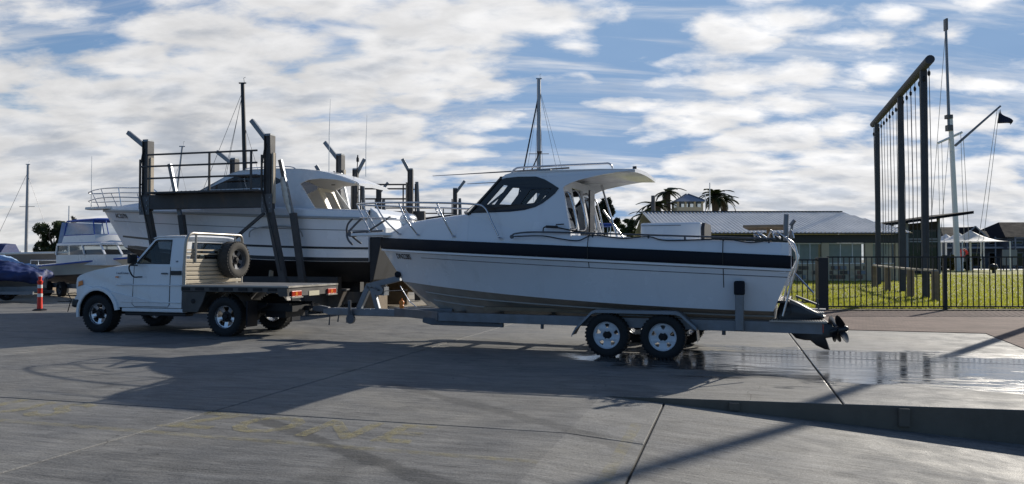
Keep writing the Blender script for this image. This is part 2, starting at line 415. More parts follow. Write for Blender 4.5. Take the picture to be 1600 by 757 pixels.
g = MB()
def quad(mb, pts): mb.add(pts, [tuple(range(len(pts)))])
e0 = edge_at(HINGE); e1 = edge_at(60)
quad(g, [uv(-900, edge_v(HINGE), -.03), (e0.x, e0.y, -.03), (e1.x, e1.y, -.03), uv(900, edge_v(60), -.03), uv(900, 2500, -.03), uv(-900, 2500, -.03)])
quad(g, [uv(-900, -60, -.03), uv(HINGE, -60, -.03), (e0.x, e0.y, -.03), uv(-900, edge_v(HINGE), -.03)])
tag(g.build('ground', 'far_ground'), kind='structure')
bed = MB(); quad(bed, [uv(-36, -12, -.022), uv(HINGE, -12, -.022), (e0.x, e0.y, -.022), (edge_at(25).x, edge_at(25).y, -.022), uv(25, 21, -.022), uv(-36, 21, -.022)])
apron = tag(bed.build('concrete_apron', 'joint_fill'), kind='structure')
US = [-36, -29.15, -23.1, -17.05, -11, -4.95, 1.1, 7.15, 13.2, 19.2, 25]; VS = [-12, -5.5, .5, 6.55, 12.6, 18.6, 21]
GAP = .011
def slab(pts, parent, material='concrete', zf=None):
    mb = MB(); c = Vector((sum(p[0] for p in pts)/len(pts), sum(p[1] for p in pts)/len(pts), 0)); zf = zf or (lambda u: 0.)
    top = []; mid = []; bot = []
    for p in pts:
        z = zf(p[0]); top.append(uv(p[0], p[1], z))
    P = [Vector(t) for t in top]; cw = sum(P, Vector())/len(P)
    inn = [p if abs(q[0]-HINGE) < 1e-5 else p+(cw-p).normalized()*.012 for p, q in zip(P, pts)]
    n = len(P); v = inn+[p-Vector((0, 0, .006)) for p in P]+[p-Vector((0, 0, .02)) for p in P]
    f = [tuple(range(n))]+[(i, (i+1) % n, n+(i+1) % n, n+i) for i in range(n)]+[(n+i, n+(i+1) % n, 2*n+(i+1) % n, 2*n+i) for i in range(n)]
    mb.add(v, f); return mb.build('concrete_slab', material, parent)
for i in range(len(US)-1):
    for j in range(len(VS)-1):
        a, b, c, d = US[i]+GAP, US[i+1]-GAP, VS[j]+GAP, VS[j+1]-GAP
        if a >= -4.95:                                  # column beside / beyond the ramp
            if b < 1.1:
                if d < 8: slab([(a, c), (HINGE, c), (HINGE, d), (a, d)], apron)
                elif c < 8: slab([(a, c), (HINGE, c), (HINGE, edge_v(HINGE)), (b, edge_v(b)), (b, d), (a, d)], apron)
                else: slab([(a, c), (b, c), (b, d), (a, d)], apron)
            else:
                if d < 8: continue
                if c < 8: slab([(a, edge_v(a)), (b, edge_v(b)), (b, d), (a, d)], apron)
                else: slab([(a, c), (b, c), (b, d), (a, d)], apron)
        else: slab([(a, c), (b, c), (b, d), (a, d)], apron)
# ramp going down to the right
rb = MB(); quad(rb, [uv(HINGE, -12, ramp_z(HINGE)-.022), uv(28, -12, ramp_z(28)-.022), uv(28, edge_v(28), ramp_z(28)-.022), uv(HINGE, edge_v(HINGE), ramp_z(HINGE)-.022)])
ramp = tag(rb.build('boat_ramp', 'joint_fill'), kind='structure')
for (a, b) in ((HINGE, -.73), (-.71, 8.0), (8.02, 18.), (18.02, 28)):
    for (c, d) in ((-12, -5.5), (-5.48, .49), (.51, 6.54), (6.56, None)):
        if a > -.72 and c == 6.56: continue
        if a > -.72 and c == .51: d = None
        if d is None: slab([(a, c), (b, c), (b, edge_v(b)-.004), (a, edge_v(a)-.004)], ramp, 'concrete_dry', ramp_z)
        else: slab([(a, c), (b, c), (b, d), (a, d)], ramp, 'concrete_dry', ramp_z)
# vertical edge of the upper slab over the ramp, with two rubber blocks
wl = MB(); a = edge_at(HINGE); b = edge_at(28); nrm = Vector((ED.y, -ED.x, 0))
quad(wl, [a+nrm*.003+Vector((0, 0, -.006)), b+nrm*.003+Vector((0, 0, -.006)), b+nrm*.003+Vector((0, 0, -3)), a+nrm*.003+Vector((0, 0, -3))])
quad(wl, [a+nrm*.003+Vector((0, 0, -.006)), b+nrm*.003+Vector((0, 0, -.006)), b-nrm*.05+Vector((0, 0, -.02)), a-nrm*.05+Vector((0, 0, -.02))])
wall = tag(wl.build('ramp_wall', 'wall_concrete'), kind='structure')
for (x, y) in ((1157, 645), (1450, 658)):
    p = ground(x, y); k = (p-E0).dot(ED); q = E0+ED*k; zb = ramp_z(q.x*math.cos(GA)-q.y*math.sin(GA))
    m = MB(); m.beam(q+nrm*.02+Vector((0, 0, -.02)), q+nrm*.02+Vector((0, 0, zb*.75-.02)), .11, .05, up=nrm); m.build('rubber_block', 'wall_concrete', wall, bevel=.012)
# faded yellow paint
def strip(name, pts, z=.004):
    m = MB(); quad(m, [uv(p[0], p[1], z+ramp_z(p[0])) for p in pts]); return m.build(name, 'yellow_paint')
tag(strip('painted_line', [(-14, 5.62), (HINGE, 5.50), (HINGE, 5.60), (-14, 5.74)]), kind='structure')
tag(strip('painted_line', [(-.92, 4.2), (-.82, 4.2), (-.82, 7.3), (-.92, 7.3)]), kind='structure')
def ground_text(body, u, v, size, xs):
    mt = frame_mtx(uv(u, v, .005), Vector(uv(1, 0)), Vector(uv(0, 1))); o = text('painted_lettering', body, size, 'yellow_paint', None, mt, thick=.0008, spacing=1.25, xs=xs, bold=.022); return tag(o, kind='structure')
p = ground(480, 670); ground_text('ZONE', p.x*math.cos(GA)-p.y*math.sin(GA)-.12, 6.10, .92, .85)
p = ground(60, 636); ground_text('BUS', p.x*math.cos(GA)-p.y*math.sin(GA)-.3, 6.12, .92, .95)

# pavers in front of the fence
def paver_mat():
    m = bpy.data.materials.new('pavers'); m.use_nodes = True; w = NT(m.node_tree); b = w.n['Principled BSDF']
    pos = w.node('ShaderNodeNewGeometry').outputs['Position']
    br = w.node('ShaderNodeTexBrick'); w.put(br.inputs['Vector'], w.mapping(pos, rot=(0, 0, R(6))))
    br.inputs['Scale'].default_value = 1; br.inputs['Brick Width'].default_value = .24; br.inputs['Row Height'].default_value = .12; br.inputs['Mortar Size'].default_value = .007
    br.inputs['Color1'].default_value = (.15, .108, .092, 1); br.inputs['Color2'].default_value = (.205, .145, .122, 1); br.inputs['Mortar'].default_value = (.08, .07, .06, 1)
    v = w.remap(w.noise(pos, .7, 5, .6), .3, .7, .8, 1.15); n = w.node('ShaderNodeVectorMath', operation='SCALE'); w.put(n.inputs[0], br.outputs[0]); w.put(n.inputs['Scale'], v)
    w.l.new(n.outputs[0], b.inputs['Base Color']); b.inputs['Roughness'].default_value = .9; b.inputs['Specular IOR Level'].default_value = .12
    bn = w.node('ShaderNodeBump'); bn.inputs['Strength'].default_value = .5; bn.inputs['Distance'].default_value = .01; w.put(bn.inputs['Height'], w.math('SUBTRACT', 1., br.outputs[1])); w.l.new(bn.outputs[0], b.inputs['Normal'])
    M['pavers'] = m
paver_mat()
FENCE_D = 22.6
pv = MB(); A = ground(1290, 516); B = ground(1500, 520); C_ = ground(1600, 552)
pts = [Vector((4.5, 17.2, 0)), Vector((9.6, 15.6, 0)), Vector((8.1, 11.6, 0)), Vector((14, 9.4, 0)), Vector((24, 16, 0)), Vector((24, FENCE_D-.15, 0)), Vector((3.5, FENCE_D-.15, 0))]
v0 = [(p.x, p.y, .012) for p in pts]; v1 = [(p.x, p.y, -.01) for p in pts]; n = len(pts)
pv.add(v0+v1, [tuple(range(n))]+[(i, (i+1) % n, n+(i+1) % n, n+i) for i in range(n)])
tag(pv.build('paved_path', 'pavers'), kind='structure')
# kerb strip under the fence
mat('dirt_edge', (.12, .095, .055), .95, noise=(3, .4), bump=(20, .8))
LAWN_S = .3/36
def lawn_z(D): return .02+max(0., (min(D, 200)-24))*LAWN_S
m = MB(); m.box(1.5, 60, FENCE_D-.15, FENCE_D+.75, -.05, .035); tag(m.build('garden_edge', 'dirt_edge'), kind='structure')
def lawn_mat():
    m = bpy.data.materials.new('lawn'); m.use_nodes = True; w = NT(m.node_tree); b = w.n['Principled BSDF']
    pos = w.node('ShaderNodeNewGeometry').outputs['Position']
    f = w.noise(pos, .5, 6, .62, .3); g_ = w.noise(w.mapping(pos, scale=(1, .4, 1)), 9, 5, .6)
    c = w.mix(w.remap(f, .3, .7, 0, 1), (.14, .165, .024, 1), (.34, .31, .06, 1)); c = w.mix(w.remap(g_, .35, .7, 0, .5), c, (.27, .25, .07, 1))
    w.l.new(c, b.inputs['Base Color']); b.inputs['Roughness'].default_value = .9
    bn = w.node('ShaderNodeBump'); bn.inputs['Strength'].default_value = 1; bn.inputs['Distance'].default_value = .05; w.put(bn.inputs['Height'], w.noise(pos, 16, 4, .7)); w.l.new(bn.outputs[0], b.inputs['Normal'])
    M['lawn'] = m
lawn_mat()
l = MB(); Y = [FENCE_D+.6, 24, 30, 40, 55, 78]; X0, X1 = 1.5, 75
l.loft([[(X0, y, lawn_z(y)+.02), (X1, y, lawn_z(y)+.02)] for y in Y], closed=False); tag(l.build('lawn', 'lawn'), kind='structure')
# grass blades
mat('grass', (.32, .33, .042), .7, noise=(.6, .3), transl=.55)
def grass():
    N = 46000; rs = np.random.RandomState(3)
    y = FENCE_D+.3+ (rs.rand(N)**1.7)*36; x = y*(.27+rs.rand(N)*.62)
    h = .05+.06*rs.rand(N)+.05*(rs.rand(N)**6); w_ = .008+.010*rs.rand(N)+y*.00025; a = rs.rand(N)*math.pi; lx = (rs.rand(N)-.5)*.06; ly = (rs.rand(N)-.5)*.06
    z = .02+np.maximum(0, y-24)*LAWN_S+.01
    V = np.empty((N, 3, 3)); dx = np.cos(a)*w_; dy = np.sin(a)*w_
    V[:, 0] = np.stack([x-dx, y-dy, z], 1); V[:, 1] = np.stack([x+dx, y+dy, z], 1); V[:, 2] = np.stack([x+lx, y+ly, z+h], 1)
    me = bpy.data.meshes.new('grass'); me.vertices.add(N*3); me.vertices.foreach_set('co', V.ravel()); me.loops.add(N*3); me.loops.foreach_set('vertex_index', np.arange(N*3)); me.polygons.add(N); me.polygons.foreach_set('loop_start', np.arange(0, N*3, 3)); me.update(); me.materials.append(M['grass'])
    o = bpy.data.objects.new('grass', me); COL.objects.link(o); tag(o, 'bright green mown grass growing on the lawn behind the fence', 'grass', kind='stuff')
grass()
# ================================================================== shared builders
def wheel(parent, loc, side, rt, wd, rr, style, rim_mat, tyre_mat='tyre', name='wheel', axis_rot=0.):
    """axle along local y; outer face at +y (side=1) or -y"""
    h = MB(); h.lathe([(.02, -wd*.3), (.11, -wd*.3), (.11, wd*.16), (.055, wd*.2), (.045, wd*.34), (.001, wd*.36)], axis='y', n=16)
    hub = h.build(name, 'dark_metal', parent, smooth=40, loc=loc, rot=(0, 0, axis_rot if side > 0 else axis_rot+math.pi))
    t = MB(); k = wd/2
    prof = [(rr*.97, -k*.82), (rr*1.05, -k*.98), (lerp(rr, rt, .55), -k*1.04), (rt*.955, -k*.95), (rt*.992, -k*.78), (rt, -k*.3)]
    prof = prof+[(r, -y) for r, y in reversed(prof)]
    t.lathe(prof, axis='y', n=48, caps=False)
    for i in range(36):                                   # shoulder lugs
        a = 2*math.pi*(i+.5)/36
        for s in (-1, 1):
            c = Vector((math.cos(a)*rt*.99, s*k*.74, math.sin(a)*rt*.99)); rad = Vector((math.cos(a), 0, math.sin(a)))
            t.beam(c-Vector((0, k*.24, 0)), c+Vector((0, k*.24, 0)), rt*.085, .020, up=rad)
    t.build('tyre', tyre_mat, hub, smooth=45)
    r = MB(); yo = k*.62
    r.lathe([(rr*.90, -k*.8), (rr*.90, yo-.03), (rr*.96, k*.80), (rr*1.03, k*.90), (rr*1.0, k*.78), (rr*.93, -k*.8)], axis='y', n=40, caps=False)
    n = 5
    if style == 'alloy': ri, ro, aw = rr*.36, rr*.86, .40
    else: ri, ro, aw = rr*.52, rr*.80, .24
    holes = []
    for i in range(n):
        a = 2*math.pi*(i+.25)/n+.0
        holes.append([(ri*math.cos(a-aw*.55), ri*math.sin(a-aw*.55)), (ro*math.cos(a-aw), ro*math.sin(a-aw)), (ro*1.03*math.cos(a), ro*1.03*math.sin(a)), (ro*math.cos(a+aw), ro*math.sin(a+aw)), (ri*math.cos(a+aw*.55), ri*math.sin(a+aw*.55))])
    dish = .045 if style == 'alloy' else .02
    outer = [(rr*.915*math.cos(2*math.pi*i/40), rr*.915*math.sin(2*math.pi*i/40)) for i in range(40)]
    inner = [(rr*.17*math.cos(2*math.pi*i/16), rr*.17*math.sin(2*math.pi*i/16)) for i in range(16)]
    r.panel(outer, holes+[inner], lambda x, z: (lambda t_: (x, yo-.01-dish*(1-(math.hypot(x, z)/rr))*1.2+t_, z)), -.022)
    r.build('rim', rim_mat, hub, smooth=35)
    n_ = MB(); n_.lathe([(rr*.19, yo-.06), (rr*.19, yo-.02), (rr*.15, yo+.0), (.001, yo+.004)], axis='y', n=18)
    for i in range(6): a = 2*math.pi*i/6; n_.lathe([(.010, yo-.045), (.010, yo-.012), (.001, yo-.01)], c=(rr*.28*math.cos(a), 0, rr*.28*math.sin(a)), axis='y', n=6)
    n_.build('hub_cap', 'dark_metal' if style != 'alloy' else 'black_plastic', hub, smooth=40)
    return hub

def make_hull(parent, K, C, Sh, top_mat, bot_mat, nu=40, flare=.07, nt=6, strake=None):
    us = [1-(1-i/nu)**1.5 for i in range(nu+1)]
    def top(u, w_):
        c = C(u); s = Sh(u); p = [lerp(c[i], s[i], w_) for i in range(3)]
        p[1] -= flare*math.sin(math.pi*w_)*u**2*(1-u**8); p[1] = max(0., p[1]); return p
    def bot(u, w_):
        k = K(u); c = C(u); return [lerp(k[i], c[i], w_) for i in range(3)]
    t = MB(); b = MB(); sp = MB()
    for s in (1, -1):
        t.loft([[(p[0], p[1]*s, p[2]) for p in [top(u, j/nt) for j in range(nt+1)]] for u in us], closed=False)
        b.loft([[(p[0], (p[1]-(.02 if j == 4 else 0))*s if p[1] > .03 else 0, p[2]) for j, p in enumerate([bot(u, j/4) for j in range(5)])] for u in us], closed=False)
        # chine ledge
        b.loft([[(C(u)[0], max(0, C(u)[1]-.02)*s, C(u)[2]), (C(u)[0], C(u)[1]*s, C(u)[2])] for u in us], closed=False)
        if strake:
            for wv in strake:
                sp.loft([[(q[0], max(0., q[1]+o)*s, q[2]+zz) for (o, zz) in ((-.01, -.012), (.03*(1-u), -.014), (.025*(1-u), .008), (-.01, .008))] for u, q in [(u, bot(u, wv)) for u in us[:-6]]], closed=True)
    # transom
    ring = [top(0, j/nt) for j in range(nt+1)]; low = [bot(0, j/4) for j in range(5)]
    poly = [(p[0], p[1], p[2]) for p in ring]+[(p[0], -p[1], p[2]) for p in reversed(ring)]
    t.add(poly, [tuple(range(len(poly)))])
    poly = [(p[0], p[1], p[2]) for p in low]+[(p[0], -p[1], p[2]) for p in reversed(low[1:])]
    b.add(poly, [tuple(range(len(poly)))])
    h = t.build('hull', top_mat, parent, smooth=40, double=True)
    b.build('hull_bottom', bot_mat, parent, smooth=40)
    if strake: sp.build('spray_rail', 'strake', parent)
    return top
def sweep_band(parent, name, material, Sh, zlo, zhi, us, off, inset=.02, z0=None):
    """band running round the gunwale: stern - bow - stern"""
    pts = [(Sh(u)[0], Sh(u)[1]) for u in us]; path = pts+[(x, -y) for x, y in reversed(pts[:-1])]
    P = [Vector((p[0], p[1], 0)) for p in path]; m = MB(); rings = []
    for i, p in enumerate(P):
        a = P[max(i-1, 0)]; b = P[min(i+1, len(P)-1)]; d = (b-a).normalized(); nn = Vector((d.y, -d.x, 0))
        if nn.dot(p-Vector((0, 0, 0))) < 0 and abs(p.y) > .05: nn = -nn
        if abs(p.y) <= .05: nn = Vector((1, 0, 0))
        lo, hi = zlo(p.x), zhi(p.x); r = []
        for (o, z) in ((-inset, lo), (off*.7, lo+.004), (off, lerp(lo, hi, .18)), (off, lerp(lo, hi, .82)), (off*.7, hi-.004), (-inset, hi)):
            q = p+nn*o; r.append((q.x, q.y, z))
        rings.append(r)
    m.loft(rings); return m.build(name, material, parent, smooth=50)

# ================================================================== CABIN CRUISER ON THE TRAILER
BA = R(21)
NEAR = Vector((1.865, 11.73, 0)); BN = Vector((math.sin(BA), math.cos(BA), 0))
BO = NEAR+BN*1.2
boat = empty('cabin_cruiser', BO, math.pi-BA, 'white cabin cruiser with navy gunwale band, sitting on the tandem trailer', 'boat')
zbb = lambda x: 1.475+.046*x
zbt = lambda x: 1.668+.0488*x
def K1(u): return (-1.98+6.12*u, 0., .45+.19*max(0., (u-.72)/.28)**2)
def C1(u): return (-2.0+6.66*u, 1.03*(1-u**3.0)*(1-.04*(1-u)), .745+.345*u**1.6)
def S1(u): x = -2.25+7.36*u; return (x, 1.17*(1-u**4.6)*(1-.03*(1-u)), zbb(x))
def Yh(x): u = min(1., max(0., (x+2.25)/7.36)); return 1.17*(1-u**4.6)*(1-.03*(1-u))
top1 = make_hull(boat, K1, C1, S1, 'gelcoat', 'antifoul', strake=(.40, .70))
US1 = [1-(1-i/44)**1.6 for i in range(45)]
sweep_band(boat, 'gunwale_band', 'navy_rubber', S1, zbb, zbt, US1, .045)
sweep_band(boat, 'rub_strip', 'gelcoat', S1, lambda x: zbb(x)-.045, lambda x: zbb(x)+.002, US1, .02)
# pin stripes and seams on the near and far topsides
for wv in (.93, .80):
    m = MB()
    for s in (1, -1):
        m.loft([[(q[0], (q[1]+.004)*s, q[2]-.005), (q[0], (q[1]+.004)*s, q[2]+.005)] for q in [top1(u, wv) for u in [i/30*.86 for i in range(31)]]], closed=False)
    m.build('pinstripe', 'pinstripe', boat)
for (x, w0, w1) in ((.74, .80, 1.0), (-1.31, .50, 1.0)):
    m = MB(); u = (x+2.25)/7.36; m.loft([[(x-.006, top1(u, wv)[1]+.004, top1(u, wv)[2]), (x+.006, top1(u, wv)[1]+.004, top1(u, wv)[2])] for wv in [lerp(w0, w1, i/6) for i in range(7)]], closed=False)
    m.tube([(x, Yh(x)+.05, zbb(x)), (x, Yh(x)+.052, zbt(x)), (x, Yh(x)-.0, zbt(x)+.18)], .008, 6)
    m.build('drain_hose', 'hose_black', boat)
# registration number
u = .925; a = Vector(top1(u-.02, .82)); b = Vector(top1(u+.02, .82)); c = Vector(top1(u, .60)); q = Vector(top1(u, .80))
nn = (a-b).cross(q-c).normalized(); nn = nn if nn.y > 0 else -nn
text('registration_number', 'DN228S', .155, 'decal_black', boat, frame_mtx(q+nn*.010, a-b, q-c), xs=.85, shear=.15)
text('registration_number', 'DN228S', .155, 'decal_black', boat, frame_mtx(Vector((q.x, -q.y, q.z))+Vector((nn.x, -nn.y, nn.z))*.010, Vector((b.x-a.x, a.y-b.y, b.z-a.z)), Vector((q.x-c.x, c.y-q.y, q.z-c.z))), xs=.85, shear=.15)
# deck profile
def kz(z): return 1.0 if z <= 1.72 else (lerp(1., .87, (z-1.72)/.58) if z < 2.3 else lerp(.87, .80, (z-2.3)/.65))
CR = [(5.11, 1.945), (4.95, 2.0), (4.73, 2.08), (4.39, 2.20), (3.86, 2.26), (3.4, 2.295), (2.95, 2.33), (2.2, 2.36)]
def crown(x):
    for (x1, z1), (x0, z0) in zip(CR, CR[1:]):
        if x0 <= x <= x1: return lerp(z0, z1, (x-x0)/(x1-x0))
    return CR[0][1] if x > 5.11 else CR[-1][1]
m = MB(); rings = []
for i in range(31):
    x = lerp(2.93, 5.10, 1-(1-i/30)**1.5); Yx = Yh(x)-.015; zt = crown(x)-min(.07, .4*(crown(x)-zbt(x))); r = []
    for j in range(7): z = lerp(zbt(x)-.03, zt, j/6); r.append((x, max(.004, Yx*kz(z)), z))
    ye = max(.004, Yx*kz(zt))
    for j in range(1, 6): t = j/5; r.append((x, ye*math.cos(t*math.pi/2), zt+(crown(x)-zt)*math.sin(t*math.pi/2)))
    rings.append(r+[(p[0], -p[1], p[2]) for p in reversed(r[:-1])])
m.loft(rings, closed=False); fd = m.build('foredeck', 'gelcoat', boat, smooth=50)
m = MB(); m.panel([(3.55, -.26), (4.05, -.26), (4.05, .26), (3.55, .26)], [], lambda x, y: (lambda t: (x, y, crown(x)-.005+t)), .04); m.build('hatch', 'dark_glass', fd, bevel=.01)
# cabin sides with real window openings
SIDE = [(1.0, 1.66), (1.22, 2.67), (1.17, 2.705), (1.08, 2.745), (.95, 2.785), (.76, 2.82), (.55, 2.858), (.32, 2.885), (.06, 2.905), (.05, 2.925), (.6, 2.95), (1.37, 2.965), (1.9, 2.972), (2.12, 2.965), (2.27, 2.93), (2.34, 2.86), (2.95, 2.285), (2.95, 1.78)]
WIN = [(2.92, 2.295), (2.36, 2.845), (2.24, 2.873), (2.03, 2.882), (1.70, 2.872), (1.55, 2.82), (1.42, 2.745), (1.29, 2.66), (1.35, 2.58), (1.46, 2.495), (1.57, 2.42), (1.70, 2.36), (1.89, 2.318), (2.15, 2.298)]
cx = sum(p[0] for p in WIN)/len(WIN); cz = sum(p[1] for p in WIN)/len(WIN)
HOLE = [(lerp(cx, x, .97), lerp(cz, z, .95)) for x, z in WIN]
PANES = [[(2.60, 2.435), (2.29, 2.755), (2.21, 2.74), (2.44, 2.43)],
         [(2.36, 2.43), (2.12, 2.70), (2.0, 2.69), (1.965, 2.64), (2.14, 2.415)],
         [(1.96, 2.415), (1.80, 2.64), (1.76, 2.655), (1.42, 2.665), (1.50, 2.55), (1.62, 2.44)]]
def sidefn(s, off): return lambda x, z: (lambda t: (x, s*((Yh(x)-.015)*kz(z)+off+t), z))
for s in (1, -1):
    m = MB(); m.panel(SIDE, [HOLE], sidefn(s, 0), -.035); cs = m.build('cabin_side', 'gelcoat', boat)
    m = MB(); m.panel(WIN, PANES, sidefn(s, .010), -.03); wf = m.build('window_frame', 'black_trim', boat)
    for pn in PANES:
        q = [(lerp(sum(p[0] for p in pn)/len(pn), x, 1.04), lerp(sum(p[1] for p in pn)/len(pn), z, 1.04)) for x, z in pn]
        m = MB(); v = [sidefn(s, -.004)(x, z)(0) for x, z in q]; m.add(v, [tuple(range(len(v)))]); m.build('pane', 'boat_glass', wf)
# windscreen across the front
m = MB(); wb = []; wt = []
for i in range(13):
    t = -1+i/6; yb_ = Yh(2.93)*.87*t; yt_ = Yh(2.3)*.80*t; c = 1-t*t
    wb.append((2.94+.33*c, yb_, 2.285+.07*c)); wt.append((2.34+.18*c, yt_, 2.875+.015*c))
m.loft([wb, wt], closed=False); ws = m.build('windscreen', 'boat_glass', boat, smooth=60)
for t in (-.98, -.36, .36, .98):
    k = int((t+1)*6+.5); m = MB(); m.beam(wb[k], wt[k], .05, .03); m.build('mullion', 'black_trim', ws)
m = MB(); m.tube(wb, .03, 6); m.tube(wt, .03, 6); m.build('windscreen_surround', 'black_trim', ws)
# hardtop roof
m = MB(); rings = []
for x in [.05, .06, .3, .6, 1., 1.4, 1.8, 2.1, 2.25, 2.36]:
    zt = 2.925+.03*min(1, (x-.05)/.8)-(.06*((x-2.0)/.36)**2 if x > 2. else 0); Yx = (Yh(x)-.015)*kz(2.93)-.02; r = []
    for j in range(11): t = -1+j/5; r.append((x, Yx*t, zt+.045*(1-t*t)))
    for j in range(11): t = 1-j/5; r.append((x, Yx*t*.99, zt-.05+.03*(1-t*t)))
    rings.append(r)
m.loft(rings); roof = m.build('hardtop', 'gelcoat', boat, smooth=40)
m = MB(); m.tube(smooth_path([(.45, .70, 2.97), (.50, .72, 3.045), (.7, .74, 3.05), (1.9, .74, 3.05), (2.12, .72, 3.03), (2.2, .7, 2.96)], 5), .017, 8); m.build('roof_rail', 'stainless', roof, smooth=60)
m = MB(); m.tube(smooth_path([(.45, -.70, 2.97), (.50, -.72, 3.045), (.7, -.74, 3.05), (1.9, -.74, 3.05), (2.12, -.72, 3.03), (2.2, -.7, 2.96)], 5), .017, 8); m.build('roof_rail', 'stainless', roof, smooth=60)
m = MB(); m.tube([(1.2, .62, 3.02), (2.4, .60, 3.005), (3.75, .58, 2.99)], [.016, .012, .005], 6); m.build('outrigger', 'galv_dark', roof)
m = MB(); m.tube([(1.6, -.62, 2.98), (2.5, -.6, 2.965), (3.6, -.58, 2.95)], [.016, .012, .005], 6); m.build('outrigger', 'galv_dark', roof)
m = MB(); m.box(1.48, 1.70, .70, .78, 2.945, 3.0); m.box(1.50, 1.53, .785, .80, 2.90, 2.99); m.build('rod_bracket', 'galvanised', roof)
m = MB(); m.tube([(2.05, .2, 2.99), (1.88, .2, 3.34)], .012, 6); m.lathe([(.03, 0), (.05, .04), (.001, .06)], c=(1.87, .2, 3.34), n=10); m.build('aerial', 'black_plastic', roof)
m = MB(); m.box(.08, .14, .60, .63, 2.92, 3.0); m.build('nav_light', 'black_plastic', roof)
# interior
m = MB(); m.panel([(2.25, -.85), (2.93, -.80), (3.2, -.3), (3.2, .3), (2.93, .80), (2.25, .85)], [], lambda x, y: (lambda t: (x, y, 2.24+t)), .05); m.build('dashboard', 'interior', boat)
m = MB(); m.box(-1.95, 1.6, -.80, .80, 1.10, 1.14); m.build('cockpit_floor', 'interior_light', boat)
for yy in (.45, -.45):
    m = MB(); m.box(1.45, 1.85, yy-.22, yy+.22, 1.14, 1.85); m.box(1.42, 1.52, yy-.22, yy+.22, 1.85, 2.42); m.box(1.52, 1.88, yy-.22, yy+.22, 1.85, 1.95); m.build('helm_seat', 'interior', boat, bevel=.04)
m = MB(); m.tube([(2.18+.02*math.cos(a), -.45+.17*math.cos(a), 2.33+.17*math.sin(a)) for a in [i*math.pi/8 for i in range(16)]], .014, 6, closed=True); m.tube([(2.3, -.45, 2.28), (2.18, -.45, 2.33)], .02, 6); m.build('steering_wheel', 'black_plastic', boat)
# aft bulkhead with door opening
def bulk(y0, y1, z0, z1): return [(y0, z0), (y1, z0), (y1, z1), (y0, z1)]
bx = lambda z: 1.06+.19*(z-1.66)
m = MB(); ow = [(-.98, 1.14), (.98, 1.14), (.90, 2.2), (.84, 2.86), (-.84, 2.86), (-.90, 2.2)]
m.panel(ow, [bulk(-.32, .28, 1.18, 2.72), bulk(.36, .76, 1.95, 2.62), bulk(-.80, -.42, 2.05, 2.62)], lambda y, z: (lambda t: (bx(z)+t, y, z)), .03); bh = m.build('bulkhead', 'gelcoat', boat)
m = MB(); m.add([(bx(1.95)+.015, .36, 1.95), (bx(1.95)+.015, .76, 1.95), (bx(2.62)+.015, .76, 2.62), (bx(2.62)+.015, .36, 2.62)], [(0, 1, 2, 3)]); m.build('pane', 'dark_glass', bh)
m = MB(); m.add([(bx(2.05)+.015, -.80, 2.05), (bx(2.05)+.015, -.42, 2.05), (bx(2.62)+.015, -.42, 2.62), (bx(2.62)+.015, -.80, 2.62)], [(0, 1, 2, 3)]); m.build('pane', 'dark_glass', bh)
m = MB(); m.box(1.02, 1.05, -.32, -.02, 1.2, 2.7); m.build('door', 'black_trim', bh)
for (y, z0, z1, dx) in ((.80, 2.0, 2.6, -.10), (.30, 2.0, 2.66, -.12), (-.38, 2.0, 2.66, -.12), (-.82, 1.95, 2.6, -.12)):
    m = MB(); m.tube(smooth_path([(bx(z0), y, z0), (bx(z0)+dx, y, z0+.05), (bx(z1)+dx, y, z1-.05), (bx(z1), y, z1)], 5), .016, 7); m.build('grab_rail', 'stainless', bh, smooth=60)
m = MB(); m.tube([(.72, -.80, 1.85), (1.02, -.80, 2.86)], .02, 7); m.tube([(.60, -.84, 1.85), (1.0, -.84, 2.4)], .02, 7); m.build('canopy_strut', 'stainless', bh, smooth=60)
# cockpit coaming (white strip above the band)
zg = lambda x: 1.842+.045*x
m = MB()
for s in (1, -1):
    rings = []
    for i in range(15):
        x = lerp(-2.22, 1.03, i/14); Yx = Yh(x)-.015
        rings.append([(x, s*Yx, zbt(x)-.02), (x, s*(Yx-.012), zg(x)-.02), (x, s*(Yx-.03), zg(x)), (x, s*(Yx-.20), zg(x)+.005), (x, s*(Yx-.22), zg(x)-.02), (x, s*(Yx-.20), 1.12)])
    m.loft(rings, closed=False)
m.build('coaming', 'gelcoat', boat, smooth=40)
m = MB(); z = zg(-2.2); m.panel([(-1.13, 1.30), (1.13, 1.30), (1.115, z), (.85, z), (.80, z-.18), (-.80, z-.18), (-.85, z), (-1.115, z)], [], lambda y, zz: (lambda t: (-2.20-.08*(zz-1.5)+t, y, zz)), .10); m.build('transom_top', 'gelcoat', boat, bevel=.01)
m = MB(); m.tube(smooth_path([(2.05, 1.06, 1.885), (1.98, 1.08, 1.925), (1.6, 1.11, 1.945), (.7, 1.10, 1.915), (-.6, 1.10, 1.86), (-2.05, 1.09, 1.80)], 6), .014, 7)
for x in (.68, -.2, -.75, -1.31, -1.95): m.tube([(x, 1.09, zg(x)-.04), (x, 1.10, zg(x)+.05)], .016, 6)
m.lathe([(.03, -.02), (.035, .02), (.001, .03)], c=(2.05, 1.06, 1.875), axis='y', n=10); m.build('side_rail', 'galv_dark', boat, smooth=60)
m = MB(); m.tube(smooth_path([(2.0, 1.09, 1.88), (1.5, 1.13, 1.88), (1.2, 1.14, 1.83), (.9, 1.15, 1.80), (.66, 1.14, 1.88), (.2, 1.14, 1.83), (-.2, 1.14, 1.85), (-.5, 1.14, 1.79), (-1.31, 1.14, 1.80), (-1.7, 1.14, 1.75), (-2.0, 1.12, 1.79)], 6), .010, 6)
